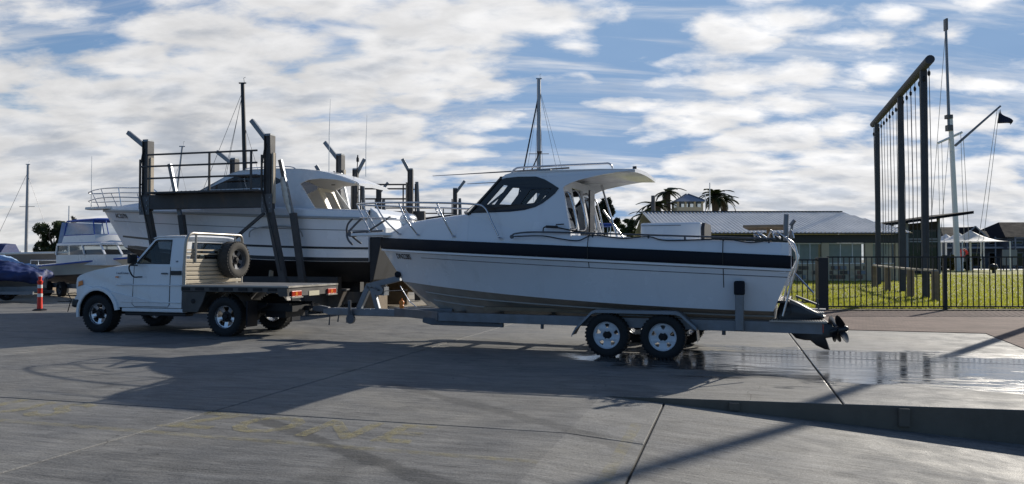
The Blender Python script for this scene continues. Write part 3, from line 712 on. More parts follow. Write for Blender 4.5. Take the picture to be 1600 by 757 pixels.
m.tube(smooth_path([(1.5, 1.10, 1.93), (1.49, 1.10, 2.01), (1.42, 1.10, 2.03), (1.3, 1.10, 2.02), (1.0, 1.10, 1.96), (.7, 1.09, 1.91)], 6), .012, 6); m.build('wash_hose', 'hose_black', boat, smooth=60)
m = MB(); m.tube([(1.45, 1.10, 2.03), (1.25, 1.10, 2.02)], .022, 7); m.tube([(1.28, 1.10, 2.03), (1.28, 1.10, 2.06), (1.15, 1.10, 2.065)], .01, 6); m.build('hose_nozzle', 'black_plastic', boat)
# engine box / bait table seen above the gunwale
m = MB(); m.box(-.93, .02, -.30, .62, 1.14, 2.085); eb = m.build('engine_box', 'gelcoat', boat, bevel=.03)
m = MB(); m.prism([(-.29, 1.80), (.61, 1.80), (.61, 2.0), (.52, 2.075), (-.2, 2.075), (-.29, 2.0)], 'x', -.98, -.932); m.build('end_panel', 'black_plastic', eb)
m = MB(); m.box(-.62, .02, .622, .626, 2.035, 2.043); m.build('lid_seam', 'pinstripe', eb)
# stern bait board, rod holders
m = MB(); m.box(-2.15, -1.55, -.75, .55, 1.99, 2.03); m.tube([(-1.9, .3, 1.78), (-1.9, .3, 2.0)], .02); m.tube([(-1.9, -.5, 1.78), (-1.9, -.5, 2.0)], .02); m.build('bait_board', 'timber', boat, bevel=.01)
m = MB(); m.tube([(-2.18, .95, 1.78), (-2.18, .95, 2.0), (-2.19, .95, 2.16)], .035, 8); m.tube([(-2.24, .80, 1.78), (-2.27, .80, 2.06)], .018, 8); m.tube([(-2.3, .8, 2.08), (-2.24, .8, 2.0)], .03, 6); m.build('rod_holder', 'galvanised', boat, smooth=60)
m = MB()
for i in range(6):
    x = -1.75-.09*i; m.tube(smooth_path([(x, 1.0, 1.80), (x+.06*math.sin(i*2.1), 1.02, 1.87+.03*(i % 3)), (x-.09, 1.03, 1.81)], 4), .012, 6)
m.build('shackles', 'stainless', boat, smooth=60)
# transom ladder and brackets
m = MB(); m.tube(smooth_path([(-2.20, 1.0, 1.80), (-2.30, 1.0, 1.70), (-2.33, 1.0, 1.45), (-2.26, 1.0, 1.2), (-2.13, 1.0, .68)], 5), .018, 8); m.tube([(-2.20, .75, 1.80), (-2.35, .75, 1.55), (-2.2, .75, 1.2), (-2.10, .75, .70)], .016, 8)
for t in (.75, .95, 1.15): m.tube([(-2.14-.25*(t-.7), 1.0, t), (-2.12-.25*(t-.7), .75, t)], .013, 6)
m.tube([(-2.30, 1.0, 1.30), (-2.55, .98, 1.02)], .014, 6); m.build('boarding_ladder', 'stainless', boat, smooth=60)
m = MB(); m.box(-2.22, -2.02, -.7, .95, .86, .90); m.build('swim_step', 'black_plastic', boat, bevel=.01)
# stern drive tilted up
def drive(y0):
    m = MB(); prof = [(-2.02, .56), (-2.04, .75), (-2.09, .88), (-2.19, .925), (-2.32, .88), (-2.46, .80), (-2.62, .72), (-2.72, .675), (-2.70, .64), (-2.4, .60), (-2.2, .58)]
    rings = []
    for yy, sc in ((-.16, .80), (-.13, .96), (0, 1.0), (.13, .96), (.16, .80)):
        rings.append([(lerp(-2.3, x, sc), y0+yy, lerp(.72, z, sc)) for x, z in prof])
    m.loft(rings); d = m.build('stern_drive', 'drive_black', boat, smooth=40)
    c = MB(); c.loft([[(x, y0+s_, z+.012) for x, z in ((-2.20, .925), (-2.34, .882), (-2.48, .80), (-2.64, .722))] for s_ in (.135, .165, .17)], closed=False); c.loft([[(x, y0+.168, z+d_) for x, z in ((-2.22, .90), (-2.36, .85), (-2.50, .77), (-2.68, .70))] for d_ in (0, -.04)], closed=False); c.build('trim_strip', 'motor_grey', d)
    g_ = MB(); lp = [(-2.14, .62), (-2.22, .42), (-2.30, .335), (-2.42, .31), (-2.50, .31), (-2.58, .24), (-2.70, .185), (-2.77, .18), (-2.74, .27), (-2.71, .35), (-2.82, .37), (-2.82, .52), (-2.70, .62), (-2.5, .66)]
    g_.loft([[(lerp(-2.55, x, sc), y0+yy, lerp(.47, z, sc)) for x, z in lp] for yy, sc in ((-.055, .88), (-.035, 1), (.035, 1), (.055, .88))]); g_.build('gearcase', 'drive_black', d, smooth=40)
    p = MB(); hx = -2.80; ax = Vector((-.97, 0, .24)).normalized(); o = Vector((hx, y0, .45))
    p.tube([o+ax*-.04, o+ax*.10, o+ax*.20, o+ax*.23], [.06, .055, .045, .012], 14)
    for k_, off in ((0, .03), (1, .13)):
        for b_ in range(3):
            a0 = 2*math.pi*b_/3+.5*k_+.35; r1 = Vector((0, 1, 0)); r2 = ax.cross(r1).normalized(); rad = lambda a: r1*math.cos(a)+r2*math.sin(a)
            rows = []
            for rr_, w_, tw in ((.045, .30, .035), (.07, .42, .05), (.10, .56, .055), (.135, .64, .055), (.165, .62, .05), (.19, .52, .04), (.208, .36, .028), (.217, .16, .012)):
                rows.append([o+ax*(off+tw*(t-.5)*2)+rad(a0+(t-.5)*2*w_*(1 if k_ else -1))*rr_ for t in [i_/8 for i_ in range(9)]])
            p.loft([[q for q in r_] for r_ in rows], closed=False); p.loft([[q+ax*.008 for q in r_] for r_ in rows], closed=False)
    p.build('propeller', 'drive_black', d, smooth=50)
drive(.62)
m = MB(); m.tube([(-2.3, .45, .95), (-2.62, .45, .82)], .018, 6); m.box(-2.72, -2.5, .30, .58, .745, .765); m.tube([(-2.62, .5, .76), (-2.60, .5, .92)], .012, 6); m.build('trim_ram', 'galv_dark', boat)
# bow rail, pulpit, anchor
m = MB()
TR = [(5.55, .20, 2.56), (5.2, .42, 2.55), (4.6, .66, 2.53), (3.9, .85, 2.50), (3.3, .95, 2.47), (2.75, 1.0, 2.43), (2.55, 1.02, 2.36), (2.42, 1.03, 2.12), (2.30, 1.04, 1.90)]
for s in (1, -1):
    m.tube(smooth_path([(x, s*y, z) for x, y, z in TR], 5), .0165, 8)
    for (xt, yt, xb) in ((3.5, .92, 3.22), (4.35, .72, 4.05), (4.95, .53, 4.55)):
        zt = 2.48+.03*(xt-3.5)
        m.tube(smooth_path([(xt, s*yt, zt), (lerp(xt, xb, .5), s*(yt+.02), lerp(zt, 1.95, .5)), (xb, s*min(yt+.08, Yh(xb)*.97), zbt(xb)+.08)], 3), .0145, 7)
    m.tube(smooth_path([(5.5, s*.18, 2.30), (4.9, s*.5, 2.27), (4.45, s*.64, 2.24)], 4), .011, 6)
m.tube(smooth_path([(5.55, .20, 2.56), (5.66, 0, 2.565), (5.55, -.20, 2.56)], 5), .0165, 8); m.tube([(5.62, .1, 2.56), (5.3, .15, 2.03)], .0145, 7); m.tube([(5.62, -.1, 2.56), (5.3, -.15, 2.03)], .0145, 7)
for x in (2.30, 3.22, 4.05, 4.55):
    for s in (1, -1): m.lathe([(.04, 0), (.035, .02), (.001, .03)], c=(x, s*min(Yh(x)*.96, 1.045), zbt(x)+.07), n=10)
m.build('bow_rail', 'stainless', boat, smooth=60)
m = MB(); m.prism([(4.6, -.18), (5.0, -.2), (5.75, -.11), (5.78, 0), (5.75, .11), (5.0, .2), (4.6, .18)], 'z', 1.955, 2.005); m.build('bow_sprit', 'gelcoat', boat, bevel=.01)
m = MB(); o = Vector((5.80, 0, 2.03)); m.tube([(5.1, 0, 2.05), (5.75, 0, 2.03), o+Vector((.12, 0, -.03))], .022, 7); m.lathe([(.05, -.10), (.05, .10)], c=(5.78, 0, 1.99), axis='y', n=12)
for (dy, dz) in ((.16, .26), (-.16, .28), (.15, -.25), (-.15, -.22)):
    m.tube(smooth_path([o+Vector((.10, 0, -.02)), o+Vector((.06, dy*.5, dz*.25)), o+Vector((-.02, dy*.9, dz*.65)), o+Vector((-.13, dy, dz))], 4), [.02]*12+[.008], 6)
m.tube([(5.4, .1, 2.02), (4.8, .25, 2.30)], .02, 6); m.build('anchor', 'galv_dark', boat, smooth=60)
m = MB(); m.lathe([(.10, -.16), (.12, -.12), (.12, .12), (.10, .16)], c=(4.55, 0, 2.25), axis='y', n=16); m.box(4.45, 4.65, -.10, .10, 2.1, 2.2); m.build('windlass', 'stainless', boat, smooth=40)

# ================================================================== BOAT TRAILER
tr = empty('boat_trailer', BO, math.pi-BA, 'galvanised tandem-axle boat trailer carrying the navy-banded cruiser', 'trailer')
def zb(x): return .52
for s in (1, -1):
    m = MB(); yb_ = 1.0
    m.prism([(-2.66, .44), (-2.66, .60), (3.4, .60), (3.4, .46), (.9, .45)], 'y', s*yb_-.05, s*yb_+.05); m.build('chassis_beam', 'galvanised', tr, bevel=.006)
    m = MB(); m.beam((3.4, s*1.0, .535), (4.75, s*.10, .52), .09, .15); m.build('chassis_beam', 'galvanised', tr, bevel=.006)
    m = MB(); m.prism([(2.25, .38), (3.55, .38), (3.72, .42), (3.72, .50), (2.25, .44)], 'y', s*.96-.05, s*.96+.05); m.build('skid', 'galv_dark', tr, bevel=.006)
    # tandem mudguard with angled ends
    m = MB(); pr = [(.98, .33), (.92, .44), (.66, .70), (.60, .725), (-.62, .725), (-.70, .70), (-.93, .50), (-.95, .30)]
    top_ = [(x, z) for x, z in pr]; y0, y1 = s*.98, s*1.26
    m.loft([[(x, y0, z), (x, y1, z)] for x, z in top_], closed=False); m.loft([[(x, y0, z-.012), (x, y1, z-.012)] for x, z in top_], closed=False)
    m.loft([[(x, y1, z), (x, y1+s*.004, z-.045)] for x, z in top_], closed=False)
    m.build('mudguard', 'galvanised', tr)
    for x in (.43, -.43): wheel(tr, (x, s*1.13, .335), s, .335, .215, .215, 'steel', 'white_rim')
    # guide post
    m = MB(); m.box(-1.60, -1.48, s*1.16-.05, s*1.16+.05, .46, 1.12); gp = m.build('guide_post', 'galvanised', tr, bevel=.012)
    m = MB(); m.box(-1.615, -1.465, s*1.16-.06, s*1.16+.06, .98, 1.19); m.build('post_cap', 'navy_rubber', gp, bevel=.025)
    # light bar tread plate
    m = MB(); m.box(-2.72, -1.95, s*.82, s*1.14, .605, .625); sp_ = m.build('step_plate', 'aluminium', tr)
    for i in range(22):
        k = MB(); k.box(-2.71+i*.034, -2.695+i*.034, s*.83, s*1.13, .6255, .633); k.build('tread_bar', 'aluminium', sp_)
    m = MB(); m.box(-2.675, -2.662, s*1.0-.045, s*1.0+.045, .46, .58); m.build('tail_light', 'red_lens', tr, bevel=.01)
    for x in (1.55, 2.25, -1.3): m = MB(); m.tube([(x, s*1.0, .45), (x, s*1.0, .38)], .03, 6); m.build('bolt', 'galv_dark', tr)
    m = MB(); m.box(-1.9, 2.8, s*.42-.06, s*.42+.06, .62, .68); m.build('bunk', 'timber', tr)
for x in (-2.6, -1.5, -.43, .43, 1.6, 2.6, 3.38):
    m = MB(); m.box(x-.04, x+.04, -.96, .96, .47, .57); m.build('cross_member', 'galvanised', tr)
for x in (.43, -.43): m = MB(); m.tube([(x, -1.05, .33), (x, 1.05, .33)], .032, 8); m.build('axle', 'galv_dark', tr)
m = MB(); m.prism([(3.6, .44), (3.9, .42), (6.25, .42), (6.40, .46), (6.40, .54), (6.2, .56), (4.6, .56), (4.0, .60), (3.6, .60)], 'y', -.075, .075); db = m.build('drawbar', 'galvanised', tr, bevel=.01)
m = MB(); m.prism([(6.3, .47), (6.6, .48), (6.68, .52), (6.64, .58), (6.5, .60), (6.3, .57)], 'y', -.05, .05); m.build('coupling', 'galv_dark', db, bevel=.012)
m = MB(); m.beam((5.62, 0, .55), (5.40, 0, 1.0), .09, .11); m.beam((5.20, 0, .55), (5.34, 0, .98), .08, .09); m.beam((5.44, 0, .98), (4.72, 0, 1.15), .09, .11); wp = m.build('winch_post', 'galvanised', tr, bevel=.008)
m = MB(); m.lathe([(.09, -.10), (.09, -.09), (.05, -.085), (.05, .085), (.09, .09), (.09, .10)], c=(5.12, .02, .92), axis='y', n=18); m.box(5.02, 5.25, -.09, .09, .82, .98); m.tube([(5.12, .1, .92), (5.12, .16, .92), (5.24, .17, .98), (5.24, .24, .98)], .012, 6); m.build('winch', 'galvanised', wp, smooth=35)
m = MB(); m.lathe([(.02, -.09), (.06, -.08), (.045, 0), (.06, .08), (.02, .09)], c=(4.74, 0, 1.22), axis='y', n=14); m.build('bow_roller', 'navy_rubber', wp, smooth=50)
m = MB(); m.tube([(5.1, .03, .90), (4.55, .05, .93)], .008, 5); m.tube([(4.7, .04, 1.0), (4.5, .05, .72), (4.35, .06, .62)], .008, 5); m.build('safety_chain', 'stainless', wp)
m = MB(); m.lathe([(.001, -.014), (.05, -.012), (.05, .012), (.001, .014)], c=(4.58, .20, .70), axis='y', n=16); m.lathe([(.001, -.014), (.045, -.012), (.045, .012), (.001, .014)], c=(4.58, .20, .63), axis='y', n=16); m.tube([(4.58, .19, .56), (4.58, .19, .78)], .012, 6); m.build('marker', 'orange_paint', tr, smooth=40)
for (x, z) in ((6.25, .22), (6.05, .29), (5.85, .28)): m = MB(); m.tube([(x, .05, .43), (x+.01, .06, z)], [.010, .018], 6); m.build('chain', 'galv_dark', db)
m = MB(); m.tube([(5.75, .14, .40), (5.75, .14, .72)], .03, 8); m.lathe([(.09, -.03), (.09, .03)], c=(5.72, .14, .36), axis='y', n=14); m.build('jockey_wheel', 'galv_dark', db, smooth=40)
# ================================================================== PICKUP TRUCK
TA = R(16.8)
rw = ground(356, 525.6); TN = Vector((math.sin(TA), math.cos(TA), 0))
truck = empty('pickup_truck', rw+TN*.80, math.pi-TA, 'white single-cab tray-back pickup towing the boat trailer', 'pickup truck')
WB = 3.08
for x in (0, WB):
    for s in (1, -1): wheel(truck, (x, s*.80, .385), s, .385, .255, .228, 'alloy', 'alloy')
# body lower shell with wheel arch cut-outs
hoodz = lambda x: float(np.interp(x, (2.15, 2.82, 3.2, 3.42, 3.56), (1.395, 1.345, 1.28, 1.225, 1.18)))
outer = [(1.02, .53), (2.55, .53)]+[(WB+.50*math.cos(a), .40+.49*math.sin(a)) for a in [R(165-i*15) for i in range(10)]]+[(3.63, .50), (3.72, .56), (3.72, .70), (3.66, .75), (3.67, 1.02), (3.65, 1.12), (3.58, 1.175), (3.42, 1.225), (3.2, 1.28), (2.82, 1.345), (2.22, 1.395), (1.02, 1.38)]
def bodyfn(s): return lambda x, z: (lambda t: (x, s*((.90-.03*max(0, x-3.3)/.4-.035*max(0, z-1.1)/.3+.012*math.sin(max(0, min(1, (z-.53)/.85))*math.pi))+t), z))
for s in (1, -1):
    m = MB(); m.panel(outer, [], bodyfn(s), -.04); m.build('body_side', 'truck_paint', truck, smooth=30)
    # flared guard
    m = MB(); rings = []
    for i in range(13):
        a = R(172-i*15.2); c = (WB, .40)
        rings.append([(c[0]+r_*math.cos(a), s*(.89+o), c[1]+r_*math.sin(a)) for r_, o in ((.465, .03), (.467, .055), (.48, .06), (.535, .05), (.545, .03), (.55, -.01))])
    m.loft(rings, closed=False); m.build('wheel_flare', 'truck_paint', truck, smooth=50)
    m = MB(); m.loft([[(WB+.48*math.cos(a), s*.45, .40+.48*math.sin(a)), (WB+.48*math.cos(a), s*.90, .40+.48*math.sin(a))] for a in [R(172-i*15.2) for i in range(13)]], closed=False); m.build('inner_guard', 'dark_metal', truck)
# bonnet, nose
m = MB(); rings = []
for x in [2.15, 2.4, 2.7, 3.0, 3.25, 3.42, 3.53, 3.58]:
    z = hoodz(x)-.005 if x < 3.5 else (1.18 if x < 3.55 else 1.12); w_ = .865-.02*(x-2.15)
    rings.append([(x, w_*t, z+.045*(1-abs(t)**6)) for t in [-1, -.9, -.7, -.4, 0, .4, .7, .9, 1]])
m.loft(rings, closed=False); m.build('bonnet', 'truck_paint', truck, smooth=40)
m = MB(); m.box(3.50, 3.60, -.86, .86, .66, 1.05); gr = m.build('grille', 'black_plastic', truck, bevel=.03)
for k in range(4): m = MB(); m.box(3.60, 3.615, -.5, .5, .76+k*.065, .79+k*.065); m.build('grille_bar', 'galvanised', gr)
for s in (1, -1):
    m = MB(); m.prism([(3.64, .92), (3.63, 1.06), (3.50, 1.10), (3.46, .97)], 'y', s*.60, s*.895); m.build('headlight', 'lamp_lens', truck, bevel=.015)
    m = MB(); m.prism([(3.60, .94), (3.585, 1.04), (3.49, 1.07), (3.47, .98)], 'y', s*.895, s*.915); m.build('indicator', 'amber_lens', truck, bevel=.008)
m = MB(); m.box(3.58, 3.80, -.90, .90, .50, .68); m.build('front_bumper', 'black_plastic', truck, bevel=.05)
m = MB(); m.tube([(3.78, .3, .60), (4.45, .33, .60)], .012, 5); m.tube(smooth_path([(4.4, .3, .60), (4.5, .3, .75), (4.45, .3, .76), (4.25, .3, .76), (4.2, .3, .62)], 3), .010, 5); m.tube([(4.40, .33, .60), (4.48, .33, .36)], .010, 5); m.box(3.7, 4.75, .31, .35, .575, .595); m.build('front_draw_tongue', 'dark_metal', truck)
# cab: pillars + roof with window openings
cabo = [(1.02, 1.33), (2.26, 1.36), (2.22, 1.42), (1.80, 1.90), (1.70, 1.955), (1.5, 1.975), (1.04, 1.97), (1.02, 1.94)]
win = [(1.34, 1.415), (2.14, 1.425), (2.11, 1.455), (1.755, 1.875), (1.70, 1.895), (1.36, 1.895)]
def cabfn(s): return lambda x, z: (lambda t: (x, s*(.872-.115*(z-1.36)/.6+t), z))
for s in (1, -1):
    m = MB(); m.panel(cabo, [win], cabfn(s), -.05); cbs = m.build('cab_side', 'truck_paint', truck, smooth=30)
    m = MB(); m.add([cabfn(s)(x, z)(-.02) for x, z in win], [tuple(range(len(win)))]); m.build('side_window', 'car_glass', cbs)
    # window rubber
    m = MB(); m.tube([cabfn(s)(x, z)(.003) for x, z in win], .011, 5, closed=True); m.build('window_seal', 'black_trim', cbs)
    # door seam, handle, mirror
    m = MB(); dl = [(2.20, 1.37), (2.22, .60), (2.16, .55), (1.34, .55), (1.31, .60), (1.31, 1.36)]
    m.tube([bodyfn(s)(x, z)(.0) for x, z in dl], .007, 5); m.tube([bodyfn(s)(x, z)(.0) for x, z in ((2.5, 1.0), (2.22, 1.0))], .003, 4); dr = m.build('door_seam', 'black_trim', truck)
    m = MB(); p = bodyfn(s)(1.40, 1.22)(0); m.box(1.36, 1.50, min(p[1], p[1]+s*.03), max(p[1], p[1]+s*.03), 1.205, 1.235); m.build('door_handle', 'galv_dark', dr, bevel=.008)
    m = MB(); m.tube(smooth_path([(2.14, s*.90, 1.42), (2.17, s*1.02, 1.39), (2.14, s*1.07, 1.30), (2.05, s*1.06, 1.16), (1.98, s*.98, 1.15), (1.96, s*.92, 1.15)], 4), .015, 6); m.tube([(2.16, s*1.03, 1.385), (1.98, s*1.03, 1.385)], .015, 6); mi = m.build('mirror_arm', 'black_plastic', truck, smooth=50)
    m = MB(); m.box(2.09, 2.16, s*.90, s*1.12, 1.42, 1.62); m.build('mirror', 'black_plastic', mi, bevel=.025)
    m = MB(); m.tube([bodyfn(s)(x, .985)(.002) for x in (1.03, 1.6, 2.2, 2.62)], .012, 6); m.tube([bodyfn(s)(x, .64)(.002) for x in (1.03, 1.6, 2.2, 2.5)], .010, 6); m.build('swage_line', 'truck_paint', truck, smooth=60)
    m = MB(); m.tube([(1.80, s*.775, 1.93), (1.70, s*.765, 1.965), (1.04, s*.765, 1.965)], .014, 6); m.build('drip_rail', 'truck_paint', truck, smooth=60)
    # vents / stripe / badge / side lamp
    q = cabfn(s)(1.15, 1.36)(.002); m = MB(); m.box(1.035, 1.295, min(.885*s, .90*s), max(.885*s, .90*s), 1.19, 1.275); m.build('vent', 'black_plastic', truck)
    m = MB(); m.box(2.56, 2.62, min(.91*s, .93*s), max(.91*s, .93*s), 1.13, 1.16); m.build('side_lamp', 'amber_lens', truck)
    m = MB(); m.box(.98, 2.5, min(.70*s, .885*s), max(.70*s, .885*s), .44, .52); m.build('sill', 'truck_paint', truck, bevel=.02)
    m = MB(); m.box(1.0, 2.5, min(.55*s, .80*s), max(.55*s, .80*s), .36, .43); m.build('side_step', 'black_plastic', truck, bevel=.02)
# badges: small raised marks
mt = frame_mtx((2.46, .908, 1.225), (-1, 0, 0), (0, 0, 1)); text('badge', 'LandCruiser', .062, 'decal_grey', truck, mt)
mt = frame_mtx((1.17, .862, 1.46), (-1, 0, 0), (0, 0, 1)); text('badge', 'V8', .05, 'decal_grey', truck, mt)
# roof and screens
m = MB(); rings = []
for x, z, w_ in ((1.0, 1.93, .755), (1.03, 1.965, .76), (1.2, 1.975, .765), (1.55, 1.975, .765), (1.68, 1.955, .76), (1.79, 1.905, .77)):
    rings.append([(x, w_*t, z+.035*(1-t**4)) for t in [-1, -.85, -.5, 0, .5, .85, 1]]+[(x, w_*t, z-.04) for t in [.95, 0, -.95]])
m.loft(rings); m.build('roof', 'truck_paint', truck, smooth=40)
m = MB(); m.add([(2.24, -.83, 1.40), (2.24, .83, 1.40), (1.79, .755, 1.90), (1.79, -.755, 1.90)], [(0, 1, 2, 3)]); m.build('windscreen', 'car_glass', truck)
m = MB(); bk = [(-.87, .55), (.87, .55), (.87, 1.36), (.76, 1.95), (-.76, 1.95), (-.87, 1.36)]; m.panel(bk, [[(-.66, 1.45), (.66, 1.45), (.60, 1.85), (-.60, 1.85)]], lambda y, z: (lambda t: (1.02+t, y, z)), .03); cbk = m.build('cab_back', 'truck_paint', truck)
m = MB(); m.add([(1.03, -.66, 1.45), (1.03, .66, 1.45), (1.03, .60, 1.85), (1.03, -.60, 1.85)], [(0, 1, 2, 3)]); m.build('rear_window', 'car_glass', cbk)
m = MB(); m.box(1.08, 2.3, -.83, .83, .58, .62); m.box(1.1, 1.62, -.75, .75, .62, 1.0); m.box(1.08, 1.22, -.75, .75, 1.0, 1.50); m.box(1.95, 2.25, -.80, .80, 1.05, 1.38); m.build('cab_interior', 'interior', truck)
for yy in (.4, -.4): m = MB(); m.box(1.10, 1.18, yy-.13, yy+.13, 1.52, 1.72); m.build('headrest', 'interior', truck, bevel=.03)
m = MB(); m.tube([(1.86+.05*math.sin(a), -.4+.19*math.cos(a), 1.36+.18*math.sin(a)) for a in [i*math.pi/8 for i in range(16)]], .014, 6, closed=True); m.build('steering_wheel', 'black_plastic', truck)
# chassis
m = MB()
for s in (1, -1): m.box(-1.15, 3.5, s*.42-.04, s*.42+.04, .48, .64)
m.box(1.1, 2.9, -.5, .5, .40, .56); m.tube([(0, -.8, .385), (0, .8, .385)], .055, 8); m.lathe([(.001, -.16), (.15, -.08), (.15, .08), (.001, .16)], c=(0, 0, .385), axis='x', n=12); m.tube([(WB, -.8, .385), (WB, .8, .385)], .05, 8); m.box(.45, .95, -.75, -.5, .42, .75); m.box(-1.0, -.55, -.35, .35, .35, .6); m.build('chassis', 'dark_metal', truck)
for s in (1, -1):
    m = MB(); m.tube(smooth_path([(.75, s*.58, .62), (.4, s*.58, .48), (0, s*.58, .44), (-.4, s*.58, .48), (-.75, s*.58, .62)], 4), .03, 6); m.build('leaf_spring', 'dark_metal', truck)
# tray
m = MB(); m.box(-1.42, .98, -.93, .93, .965, 1.0); ty = m.build('tray', 'aluminium', truck, bevel=.006)
for s in (1, -1):
    m = MB(); m.box(-1.42, .98, min(s*.90, s*.945), max(s*.90, s*.945), .875, .964); cm = m.build('coaming_rail', 'tray_steel', ty)
    for i in range(7): x = -1.1+i*.33; k = MB(); k.box(x-.10, x+.10, min(s*.9455, s*.955), max(s*.9455, s*.955), .895, .95); k.build('rope_slot', 'dark_metal', cm)
    m = MB(); m.prism([(.98, .46), (.98, .87), (.42, .87), (.50, .66), (.62, .46)], 'y', s*.62, s*.92); tb = m.build('toolbox', 'tray_steel', ty, bevel=.01)
    m = MB(); m.lathe([(.045, 0), (.05, .008), (.001, .012)], c=(.72, s*.92, .68), axis='y', n=14); m.build('latch', 'dark_metal', tb)
    m = MB(); m.loft([[(.50*math.cos(a), s*.58, .42+.46*math.sin(a)), (.50*math.cos(a), s*.92, .42+.46*math.sin(a))] for a in [R(20+i*14) for i in range(11)]], closed=False); m.build('mudguard', 'tray_steel', ty, smooth=50)
    m = MB(); m.box(-.53, -.50, min(s*.60, s*.92), max(s*.60, s*.92), .20, .70); m.build('mud_flap', 'navy_rubber', ty)
m = MB(); m.prism([(-1.42, .80), (-1.42, .964), (-1.1, .964), (-1.25, .80)], 'y', -.93, .93); rb_ = m.build('tail_beam', 'tray_steel', ty)
m = MB(); m.box(-1.44, -1.425, -.93, .93, .965, 1.0); m.build('tail_edge', 'aluminium', rb_)
for s in (1, -1):
    m = MB(); m.box(-1.455, -1.422, s*.66-.17, s*.66+.17, .79, .90); tl = m.build('tail_light', 'red_lens', rb_, bevel=.01)
    m = MB(); m.box(-1.458, -1.4555, s*.66-.02 if s > 0 else s*.66-.02, s*.66+.05, .81, .88); m.build('indicator', 'amber_lens', tl)
    m = MB(); m.box(-1.47, -1.42, s*.66-.19, s*.66+.19, .765, .787); m.build('light_bracket', 'aluminium', rb_)
m = MB(); m.box(-1.43, -1.422, -.19, .19, .785, .88); m.build('number_plate', 'plate_yellow', rb_)
m = MB(); m.box(-1.35, -.6, -.06, .06, .48, .58); m.box(-1.25, -1.1, -.5, .5, .48, .60); m.tube([(-1.38, 0, .57), (-1.38, 0, .64)], .025, 8); m.box(-1.45, -1.2, -.05, .05, .53, .57); m.build('tow_bar', 'dark_metal', truck)
# headboard: slats, hoop and the spare wheel
for i in range(6):
    m = MB(); z = 1.02+i*.085; m.box(.93, .965, -.88, .88, z, z+.068); m.build('headboard_slat', 'headboard', ty, bevel=.008)
for (z) in (1.60, 1.68): m = MB(); m.box(.94, .965, -.88, .88, z, z+.03); m.build('headboard_slat', 'headboard', ty)
m = MB(); m.tube(smooth_path([(.95, .90, 1.0), (.94, .90, 1.6), (.92, .88, 1.9), (.90, .78, 2.02), (.90, .5, 2.03), (.90, -.5, 2.03), (.90, -.78, 2.02), (.92, -.88, 1.9), (.94, -.90, 1.6), (.95, -.90, 1.0)], 5), .030, 10); hb = m.build('headboard_hoop', 'aluminium', ty, smooth=60)
for y in (.62, -.62): m = MB(); m.tube([(.92, y, 1.45), (.91, y, 2.02)], .022, 8); m.build('headboard_upright', 'aluminium', hb)
sw = wheel(ty, (.78, -.42, 1.50), 1, .385, .25, .225, 'alloy', 'galv_dark', 'tyre_dusty', name='spare_wheel', axis_rot=math.pi/2)
m = MB(); m.box(.85, .93, -.52, -.32, 1.40, 1.60); m.build('spare_bracket', 'tray_steel', ty)
# ================================================================== BOAT LIFT WITH THE BIG CRUISER
LA = R(15); LN = Vector((math.sin(LA), math.cos(LA), 0)); LD = Vector((-math.cos(LA), math.sin(LA), 0))
LP = Vector((-6.49, 20.5, 0)); LO = LP+LN*2.0
lift = empty('boat_lift', LO, math.pi-LA, 'dark steel boat lift with railed walkway, holding the big white cruiser behind the pickup', 'boat lift', 'boat lifts')
def lift_post(parent, x, y, lean, arm, padded=False):
    m = MB(); m.beam((x, y, 2.86), (x, y, 4.80), .14, .17); m.beam((x, y, 2.9), (x-lean, y, .95), .15, .18); m.beam((x-lean, y, 1.0), (x-lean*1.15, y, .0), .20, .22)
    for d in (-.085, .085): m.beam((x+d, y-.0, 2.86), (x+d, y, 4.82), .02, .26)
    p = m.build('post', 'steel_dark', parent, bevel=.006)
    k = MB(); k.beam((x+.02, y, 4.62), (x+arm[0], y, 4.8+arm[1]), .10, .12); k.build('guide_arm', 'galvanised', p, bevel=.01)
    k = MB(); k.box(x-.09, x+.09, y-.11, y+.11, 4.80, 4.86); k.build('post_cap', 'galvanised', p)
    k = MB(); k.beam((x-.145, y+.02, 3.0), (x-.145, y+.02, 4.35), .05, .12); k.build('fender_strip', 'timber_pale', p)
    k = MB(); k.tube([(x+.17, y+.1, 2.9), (x+.17, y+.1, 4.3)], .03, 6)
    for z in (3.2, 3.6, 4.1): k.tube([(x+.17, y+.1, z), (x+.05, y+.05, z)], .02, 5)
    k.build('pipe', 'steel_dark', p)
    return p
for (x, ar) in ((.0, (.56, .46)), (3.86, (.68, .30))):
    for y in (2.0, -2.0): lift_post(lift, x, y, .45, ar)
for y in (1.72, -1.72):
    for x in (-.10, 3.42):
        m = MB(); m.beam((x-.45, y, 2.75), (x-.75, y, .9), .14, .16); m.beam((x-.75, y, 1.0), (x-.8, y, 0), .16, .18); lg = m.build('leg', 'steel_dark', lift, bevel=.006)
        m = MB(); m.beam((x-.05, y, 4.20), (x-.45, y, 2.6), .08, .10); m.build('arm', 'galvanised', lg)
    m = MB(); pts = smooth_path([(-.22, y, 3.72), (-.30, y, 3.42), (-.38, y, 3.05), (-.52, y, 2.62)], 6); m.tube(pts, [.05+.045*math.sin(math.pi*min(1, i/(len(pts)-1)+.08))+.01*math.sin(i*2.3) for i in range(len(pts))], 9); m.build('padded_arm', 'fender_cloth', lift, smooth=60)
m = MB(); m.box(.12, 3.98, 1.86, 2.12, 2.90, 3.30); wk = m.build('walkway_beam', 'steel_dark', lift, bevel=.01)
m = MB(); m.box(.1, 3.5, 1.75, 2.5, 3.30, 3.345); m.build('walkway_deck', 'steel_dark', wk)
for i in range(20):
    m = MB(); x = .35+i*.14; m.lathe([(.028, 0), (.028, .05), (.001, .06)], c=(x, 2.02, 3.345), n=8); m.build('bolt', 'galv_dark', wk)
